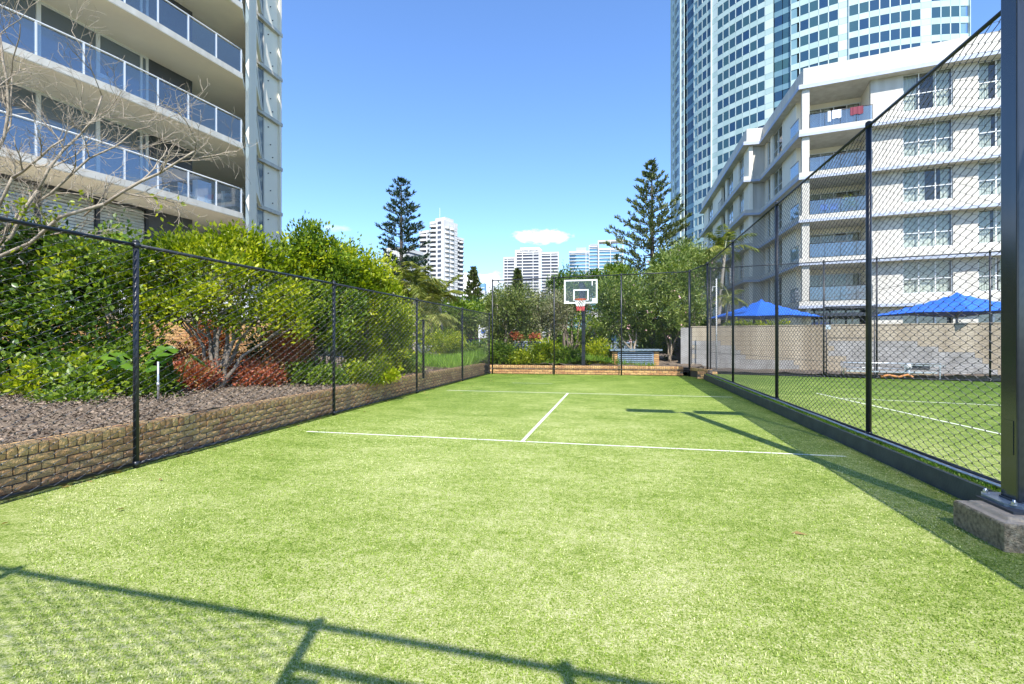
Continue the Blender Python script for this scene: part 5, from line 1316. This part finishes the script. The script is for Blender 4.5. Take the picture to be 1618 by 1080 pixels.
for i, (u, v, d, lb) in enumerate(((818, 531, 24.6, 'cluster of red flowers above the left end of the louvred box'), (842, 533, 24.6, 'cluster of red flowers above the right end of the louvred box'))):
    rng = np.random.default_rng(90 + i); t = thing('red_flowers', lb, 'flowers', (*G(u, d), ZV(v + 8, d)))
    foliage('petals', rng, [B(u, v, d, 8, 4)], 260, .10, .08, LF['red'] if False else LF['red'], t, 20, .1)
    b = MB(); x, y = G(u, d)
    for q in range(5): b.tube([(x + .12 * q - .25, y, .4), (x + .14 * q - .3, y, ZV(v + 2, d))], .01, 4)
    b.build('stem', MT['bark'], t)
# trees behind the far fence
T = [
    ('garden_tree', 'scraggly olive green tree left of the second far fence post', 'olive', 800, 25, [(800, 490, 34, 34), (785, 520, 26, 30), (825, 478, 28, 26), (795, 470, 24, 18)], 8000, .15, .05, 'bark'),
    ('garden_tree', 'thin silvery grey tree with bare twisting limbs behind the second fence post', 'grey', 858, 26, [(850, 482, 30, 22), (875, 500, 26, 32), (840, 505, 26, 26), (890, 480, 20, 24)], 8500, .13, .045, 'pbark'),
    ('garden_tree', 'dark green tree seen through the clear backboard', 'dark', 905, 28, [(905, 460, 34, 32), (885, 500, 22, 34), (930, 470, 28, 34), (950, 505, 24, 24)], 7500, .15, .06, 'pbark'),
    ('garden_tree', 'feathery green tree just right of the hoop post', 'mid', 938, 27, [(940, 535, 28, 22), (960, 525, 22, 20), (925, 520, 20, 26)], 4200, .14, .05, 'pbark'),
    ('pointed_tree', 'upright dark tree top with spiky outline above the backboard on the left', 'dark', 893, 36, [(893, 440, 12, 18), (880, 452, 14, 14), (905, 454, 18, 16)], 4200, .22, .08, 'bark'),
    ('pointed_tree', 'upright dark tree top with spiky outline above the backboard on the right', 'dark', 945, 35, [(945, 448, 20, 20), (965, 452, 20, 20), (925, 450, 16, 14)], 5600, .22, .08, 'bark'),
    ('pointed_tree', 'upright leafy tree in front of the blue glass tower right edge', 'mid', 980, 33, [(985, 440, 20, 24), (965, 434, 10, 18), (975, 455, 26, 18)], 4600, .2, .07, 'bark'),
]
for i, (nm, lb, mt, u, d, bl, n, L_, W_, bk) in enumerate(T):
    shrub(nm, lb, base(u, d, .3), [B(a_, b_, d + (j % 2) * .6, c_, e_) for j, (a_, b_, c_, e_) in enumerate(bl)], n, mt, L_, W_, 110 + i, .09, 'tree', bark=bk, cr=.24, per=44, fork=.5, shell=.3)
# oleanders with pink flowers
OL = [('large oleander bush with pink flowers directly behind the slate topped box', 1000, 24.2, [(985, 470, 40, 38), (1010, 500, 40, 40), (970, 505, 26, 30), (1030, 465, 34, 34)], 15000),
      ('tall oleander bush with pink flowers filling the far right fence corner', 1060, 25, [(1060, 440, 36, 36), (1075, 480, 34, 44), (1040, 500, 34, 40), (1050, 415, 24, 22)], 15000),
      ('oleander bush rising behind the corner bay below the glass tower', 1098, 27, [(1095, 420, 30, 34), (1110, 460, 24, 40), (1080, 405, 22, 20), (1085, 500, 20, 34)], 8000)]
for i, (lb, u, d, bl, n) in enumerate(OL):
    t = shrub('oleander', lb, base(u, d, .3), [B(a_, b_, d + (j % 2) * .7, c_, e_) for j, (a_, b_, c_, e_) in enumerate(bl)], n, 'oleander', .18, .046, 130 + i, .06, 'tree', bark='pbark', cr=.26, per=60, fork=.35, shell=.42)
    rng = np.random.default_rng(140 + i); bb = [B(a_, b_, d - .3, c_ * 1.02, e_ * 1.02) for (a_, b_, c_, e_) in bl]
    P, D = crown_pts(rng, bb, 60, 4, .07, .98)
    me = leaf_mesh('flowers', P - np.array(t.location), D, rng.normal(size=P.shape), .08, .07, MT['pink']); o = bpy.data.objects.new('flowers', me); C.objects.link(o); o.parent = t; o['kind'] = 'stuff'
shrub('garden_tree', 'dark shaded tree in the corner behind the block wall end', base(1085, 28.5, .3), [B(1075, 530, 28, 30, 26), B(1040, 545, 27, 34, 18), B(1000, 545, 28, 28, 16)], 4500, 'dark', .16, .05, 150, .08, 'tree', cr=.3)
shrub('creeper', 'bright leaves spilling over the top of the block wall below the left umbrella', (*G(1180, 22.6), 1.6), [B(1180, 513, 22.2, 32, 4, .25), B(1225, 512, 21.6, 25, 3, .2)], 900, 'lime', .10, .06, 151, .01, cr=.1, stems=False, cat='shrub')

# ------------------------------------------------------------------ bare tree on the left
rng = np.random.default_rng(17)
bt = base(-45, 9.0)
t = thing('bare_tree', 'pale leafless tree spreading its twigs before the balcony tower', 'tree', bt)
trk, brs, tw = MB(), MB(), MB(); tips = []
def grow(p, d, L, r, lvl):
    p = np.array(p, float); d = np.array(d, float); d /= np.linalg.norm(d); pts = [tuple(p)]; rs = [r]; k = 5 if lvl < 3 else 4
    for i in range(k):
        d = d + rng.normal(size=3) * (.13 if lvl < 2 else .2) + np.array([0, 0, .03]); d /= np.linalg.norm(d)
        p = p + d * L / k; pts.append(tuple(p)); rs.append(r * (1 - .45 * (i + 1) / k))
        if lvl < 4 and i >= 0:
            nb = (1 if lvl < 2 else 1 + int(rng.random() < .45))
            for _ in range(nb):
                ax = unit(rng.normal(size=(1, 3)))[0]; s_ = np.cross(d, ax); s_ /= np.linalg.norm(s_)
                nd = d * .75 + s_ * rng.uniform(.5, .95); 
                grow(p, nd, L * rng.uniform(.42, .62), r * (1 - .45 * (i + 1) / k) * .62, lvl + 1)
    (brs if lvl < 3 else tw).tube(pts, [max(q, .0026) for q in rs], 7 if lvl == 0 else 5 if lvl < 3 else 3)
    if lvl >= 3: tips.append(pts[-1])
def P3(u, v, d): x, y = G(u, d); return np.array((x, y, ZV(v, d)))
root = np.array(bt)
forks = [(P3(-20, 420, 9), P3(90, 322, 9.2)), (P3(-30, 400, 9), P3(60, 250, 8.8)), (P3(-40, 380, 9.1), P3(-10, 200, 9)), (P3(-50, 400, 9), P3(110, 250, 9.6))]
start = P3(-40, 440, 9)
trk.tube([tuple(root), tuple((root + start) / 2 + .05), tuple(start)], [.11, .09, .08], 8)
mains = [(P3(165, 322, 8.6), P3(320, 245, 8.7), .030), (P3(60, 300, 9.2), P3(150, 130, 9.6), .028), (P3(-10, 250, 9.0), P3(60, 60, 9.3), .03), (P3(40, 330, 9.5), P3(230, 200, 9.9), .026), (P3(-60, 280, 8.6), P3(-20, 60, 8.5), .026), (P3(20, 280, 8.2), P3(110, 220, 8.0), .024)]
for (m_, e_, r) in mains:
    trk.tube(wiggle(rng, start, m_, 5, .025), [r * 1.15, r * 1.1, r * 1.05, r, r], 7)
    for fr_ in (0.35, .6, .85):
        q = start + (m_ - start) * fr_; grow(q, (e_ - m_) + rng.normal(size=3) * .6 + [0, 0, .5], .85, r * .5, 2)
    grow(m_, e_ - m_, np.linalg.norm(e_ - m_) * .95, r, 1)
trk.build('trunk', MT['pbark'], t, True); brs.build('branches', MT['pbark'], t, True); tag(tw.build('twigs', MT['pbark'], t), kind='stuff')
tp = np.array(tips); sel = tp[(tp[:, 2] < 4.2)]
if len(sel):
    P = np.repeat(sel[rng.choice(len(sel), min(50, len(sel)))], 4, 0); P = P + rng.normal(size=P.shape) * .06 - np.array(bt)
    me = leaf_mesh('leaves', P, rng.normal(size=P.shape) - [0, 0, .3], rng.normal(size=P.shape) + [0, 0, 1], .10, .055, LF['lime']); o = bpy.data.objects.new('leaves', me); C.objects.link(o); o.parent = t

# ------------------------------------------------------------------ Norfolk pines
def pine(label, u, d, vtop, zb, wpx, seed, mat, nw=22, z_first=.18, bend=0., tuft=(.42, .10), dens=1., up=.55, power=.75):
    rng = np.random.default_rng(seed); x, y = G(u, d); H = ZV(vtop, d); Rr = wpx * d / FPX; t = thing('norfolk_pine', label, 'pine tree', (x, y, zb))
    tb_ = MB(); tb_.tube([(x, y, zb - .2), (x + .05, y, H * .4), (x, y, H * .75), (x + bend, y, H)], [H * .017, H * .013, H * .007, .03], 8); tb_.build('trunk', MT['dbark'], t, True)
    br = MB(); PP = []; DD = []
    for w in range(nw):
        f = w / (nw - 1); z = H * (z_first + (1 - z_first) * f ** .92) - .15
        r = Rr * (1 - f) ** power * (1 if f > .08 else .85) + .12
        nb = int(rng.integers(5, 8)) if f < .9 else 4; a0 = rng.uniform(0, 6.28)
        for k in range(nb):
            a = a0 + k * 2 * math.pi / nb + rng.normal() * .15; rl = r * rng.uniform(.72, 1.18); zz = z + rng.normal() * H * .008
            rise = up * rl * (.35 + .65 * f); pts = []
            for q in range(6):
                g = q / 5; pts.append((x + math.cos(a) * rl * g, y + math.sin(a) * rl * g, zz + rise * (g ** 1.6) - .06 * rl * math.sin(math.pi * g)))
            br.tube(pts, [.05 * rl / 3 + .02, .04, .03, .022, .016, .01], 4)
            m = max(3, int(rl * 3.2 * dens))
            for j in range(m):
                g = .22 + .78 * (j + rng.random()) / m; q = min(4, int(g * 5)); h = g * 5 - q
                c = np.array(pts[q]) * (1 - h) + np.array(pts[min(5, q + 1)]) * h
                side = rng.choice([-1, 1]); sd = np.array([-math.sin(a) * side, math.cos(a) * side, .25]); ln = rl * .20 * (1.15 - g) + .12
                out = np.array([math.cos(a), math.sin(a), .5])
                dv = sd * .7 + out * .8; dv /= np.linalg.norm(dv)
                for s in range(3):
                    cc = c + dv * ln * (s + .3) / 3 * 1.6
                    n = 4; PP.append(cc + rng.normal(size=(n, 3)) * .05); DD.append(dv + np.array([0, 0, .5]) + rng.normal(size=(n, 3)) * .45)
            n = 8; PP.append(np.array(pts[-1]) + rng.normal(size=(n, 3)) * .06); DD.append(np.array([math.cos(a), math.sin(a), .9]) + rng.normal(size=(n, 3)) * .4)
    br.build('branches', MT['dbark'], t)
    P = np.concatenate(PP); D = np.concatenate(DD); L = tuft[0] * (.6 + .7 * rng.random(len(P)))
    me = leaf_mesh('needles', P - np.array([x, y, zb]), D, rng.normal(size=P.shape), L, tuft[1], LF[mat], .3); o = bpy.data.objects.new('needles', me); C.objects.link(o); o.parent = t
pine('tall dark symmetrical pine standing before the rounded balcony tower', 634, 60, 283, 0, 47, 201, 'pine', nw=17, z_first=.32, tuft=(.44, .125), dens=.92, power=.62, up=.42)
pine('broad olive pine with open layered branches before the glass tower', 1030, 50, 258, 0, 82, 202, 'pine2', nw=17, z_first=.34, tuft=(.40, .12), dens=.9, power=.9, up=.6)
pine('narrow conical young pine in the skyline gap left of the corner post', 748, 70, 424, 0, 19, 203, 'pine2', nw=20, z_first=.25, tuft=(.42, .15), dens=1.3, up=.5)
pine('small conical pine before the banded tower', 818, 75, 427, 0, 11, 204, 'pine2', nw=16, z_first=.4, tuft=(.45, .17), dens=1.6, up=.4)
pine('small dark pine at the foot of the rounded balcony tower', 662, 66, 434, 0, 12, 205, 'pine', nw=14, z_first=.3, tuft=(.5, .24), dens=2.4, up=.3)
# ------------------------------------------------------------------ palms
def palm(label, u, d, vc, n, fl, seed, base_z=.2, lean=0., r=.13, u2=None):
    rng = np.random.default_rng(seed); x, y = G(u, d); x2, y2 = G(u2 or u, d); zc = ZV(vc, d)
    t = thing('palm_tree', label, 'palm tree', (x, y, base_z))
    b = MB(); b.tube([(x + (x2 - x) * (g ** 1.4), y + (y2 - y) * (g ** 1.4), base_z - .1 + (zc - base_z) * g) for g in np.linspace(0, 1, 8)], [r * (1.25 - .45 * g) for g in np.linspace(0, 1, 8)], 9); b.build('trunk', MT['palmb'], t, True)
    for k in range(n):
        a = rng.uniform(0, 6.28); el = rng.uniform(-.3, 1.25); L = fl * rng.uniform(.8, 1.1); pts = []; p = np.array([x2, y2, zc]); dirv = np.array([math.cos(a) * math.cos(el), math.sin(a) * math.cos(el), math.sin(el)])
        for q in range(9): pts.append(p.copy()); p = p + dirv * L / 8; dirv = dirv + np.array([0, 0, -.17]); dirv /= np.linalg.norm(dirv)
        fb_ = MB(); fb_.tube([tuple(q) for q in pts], [.025, .022, .02, .018, .015, .012, .01, .008, .005], 4); fo_ = fb_.build('frond', LF['palm'], t)
        P = []; D = []
        m = 34
        for j in range(m):
            g = .12 + .88 * j / m; q = min(7, int(g * 8)); h = g * 8 - q; c = pts[q] * (1 - h) + pts[q + 1] * h; tg = pts[q + 1] - pts[q]; tg /= np.linalg.norm(tg)
            sd = np.cross(tg, [0, 0, 1]); sd /= max(np.linalg.norm(sd), 1e-6)
            for s in (-1, 1): P.append(c); D.append(tg * .55 + sd * s * .9 + np.array([0, 0, -.35 + .15 * rng.normal()]) + rng.normal(size=3) * .08)
        P = np.array(P); D = np.array(D); ll = fl * .26 * (.5 + np.sin(np.linspace(.15, 3.0, len(P))) * .7)
        me = leaf_mesh('leaflets', P - np.array([x, y, base_z]), D, rng.normal(size=P.shape) * .2 + [0, 0, 1], ll, .045 * (fl / 2) * (1.4 if d > 30 else 1), LF['palm'], .1, .15); o = bpy.data.objects.new('leaflets', me); C.objects.link(o)
        o.parent = fo_
palm('palm tree with drooping yellow fronds before the left end of the white block', 1132, 27, 396, 13, 1.7, 301, u2=1145, r=.10)
palm('smaller palm tree leaning beside the first one at the block wall end', 1118, 29, 415, 11, 1.6, 302, u2=1128, r=.10)
palm('low slender palm tree just inside the fence beside the white pole', 1140, 24, 470, 9, 1.1, 303, u2=1152, r=.05)
palm('palm tree with brownish fronds below the rounded balcony tower', 655, 30, 452, 15, 2.3, 304, r=.11)
palm('palm tree right of the brownish one rising over the left fence', 700, 32, 470, 14, 2.2, 305, u2=694, r=.11)
palm('palm tree with dry hanging fronds before the pale far building', 690, 27, 500, 12, 1.9, 306, u2=678, r=.10)
palm('palm tree above the left fence close to the dark pine trunk', 622, 34, 448, 12, 2.4, 307, r=.11)
palm('palm tree with its head against the sky just right of the corner post', 786, 38, 472, 8, 1.5, 308, r=.09)
# ------------------------------------------------------------------ trees along the street and far greenery
FT = [(560, 36, [(560, 470, 40, 30), (600, 480, 36, 26)], 'mid', 'leafy street tree behind the bright trees at left'),
      (715, 38, [(715, 495, 28, 22), (735, 505, 22, 18)], 'mid', 'green street tree behind the far end of the left fence'),
      (745, 45, [(745, 500, 24, 26), (738, 520, 24, 14), (765, 500, 18, 26)], 'dark', 'dark spreading street tree around the conical pine foot'),
      (650, 40, [(650, 490, 34, 26), (620, 500, 30, 26)], 'olive', 'olive street tree behind the palms'),
      (800, 40, [(800, 490, 26, 22), (780, 497, 22, 22), (830, 502, 30, 22)], 'mid', 'street tree behind the olive tree right of the corner post'),
      (870, 42, [(865, 497, 34, 24), (905, 480, 26, 30)], 'dark', 'street tree behind the silvery garden tree'),
      (1000, 45, [(990, 468, 34, 28), (1030, 458, 36, 30), (1060, 445, 30, 34)], 'mid', 'street tree behind the oleanders below the broad pine'),
      (1090, 48, [(1090, 420, 30, 36), (1110, 440, 24, 40)], 'olive', 'street tree behind the corner oleander below the glass tower'),
      (500, 40, [(480, 480, 60, 40), (420, 490, 60, 40)], 'dark', 'broad dark tree behind the tower garden')]
for i, (u, d, bl, mt, lb) in enumerate(FT):
    shrub('street_tree', lb, base(u, d, 0), [B(a_, b_, d + (j % 2), c_, e_) for j, (a_, b_, c_, e_) in enumerate(bl)], 5200, mt, .26, .11, 400 + i, .14, 'tree', cr=.5, per=20, fork=.5, shell=.4)
rng = np.random.default_rng(600)
n = 60000; uu = rng.uniform(380, 1300, n); dd = 52 + 45 * rng.random(n)
X = (uu - 809) / FPX * dd * CY - dd * SY; Y = (uu - 809) / FPX * dd * SY + dd * CY
Z = (2.3 + 1.6 * np.sin(X * .16) + 1.2 * np.sin(X * .41 + Y * .2) + .8 * np.sin(X * .9)) * (rng.random(n) ** .6)
me = leaf_mesh('far_greenery', np.stack([X, Y, np.maximum(Z, 0)], 1), rng.normal(size=(n, 3)) + [0, 0, .4], rng.normal(size=(n, 3)) + [0, -.3, 1], .8, .38, LF['mid']); o = bpy.data.objects.new('far_greenery', me); C.objects.link(o)
tag(o, 'far belt of street trees and hedges closing off the view behind the gardens', 'greenery', kind='stuff')
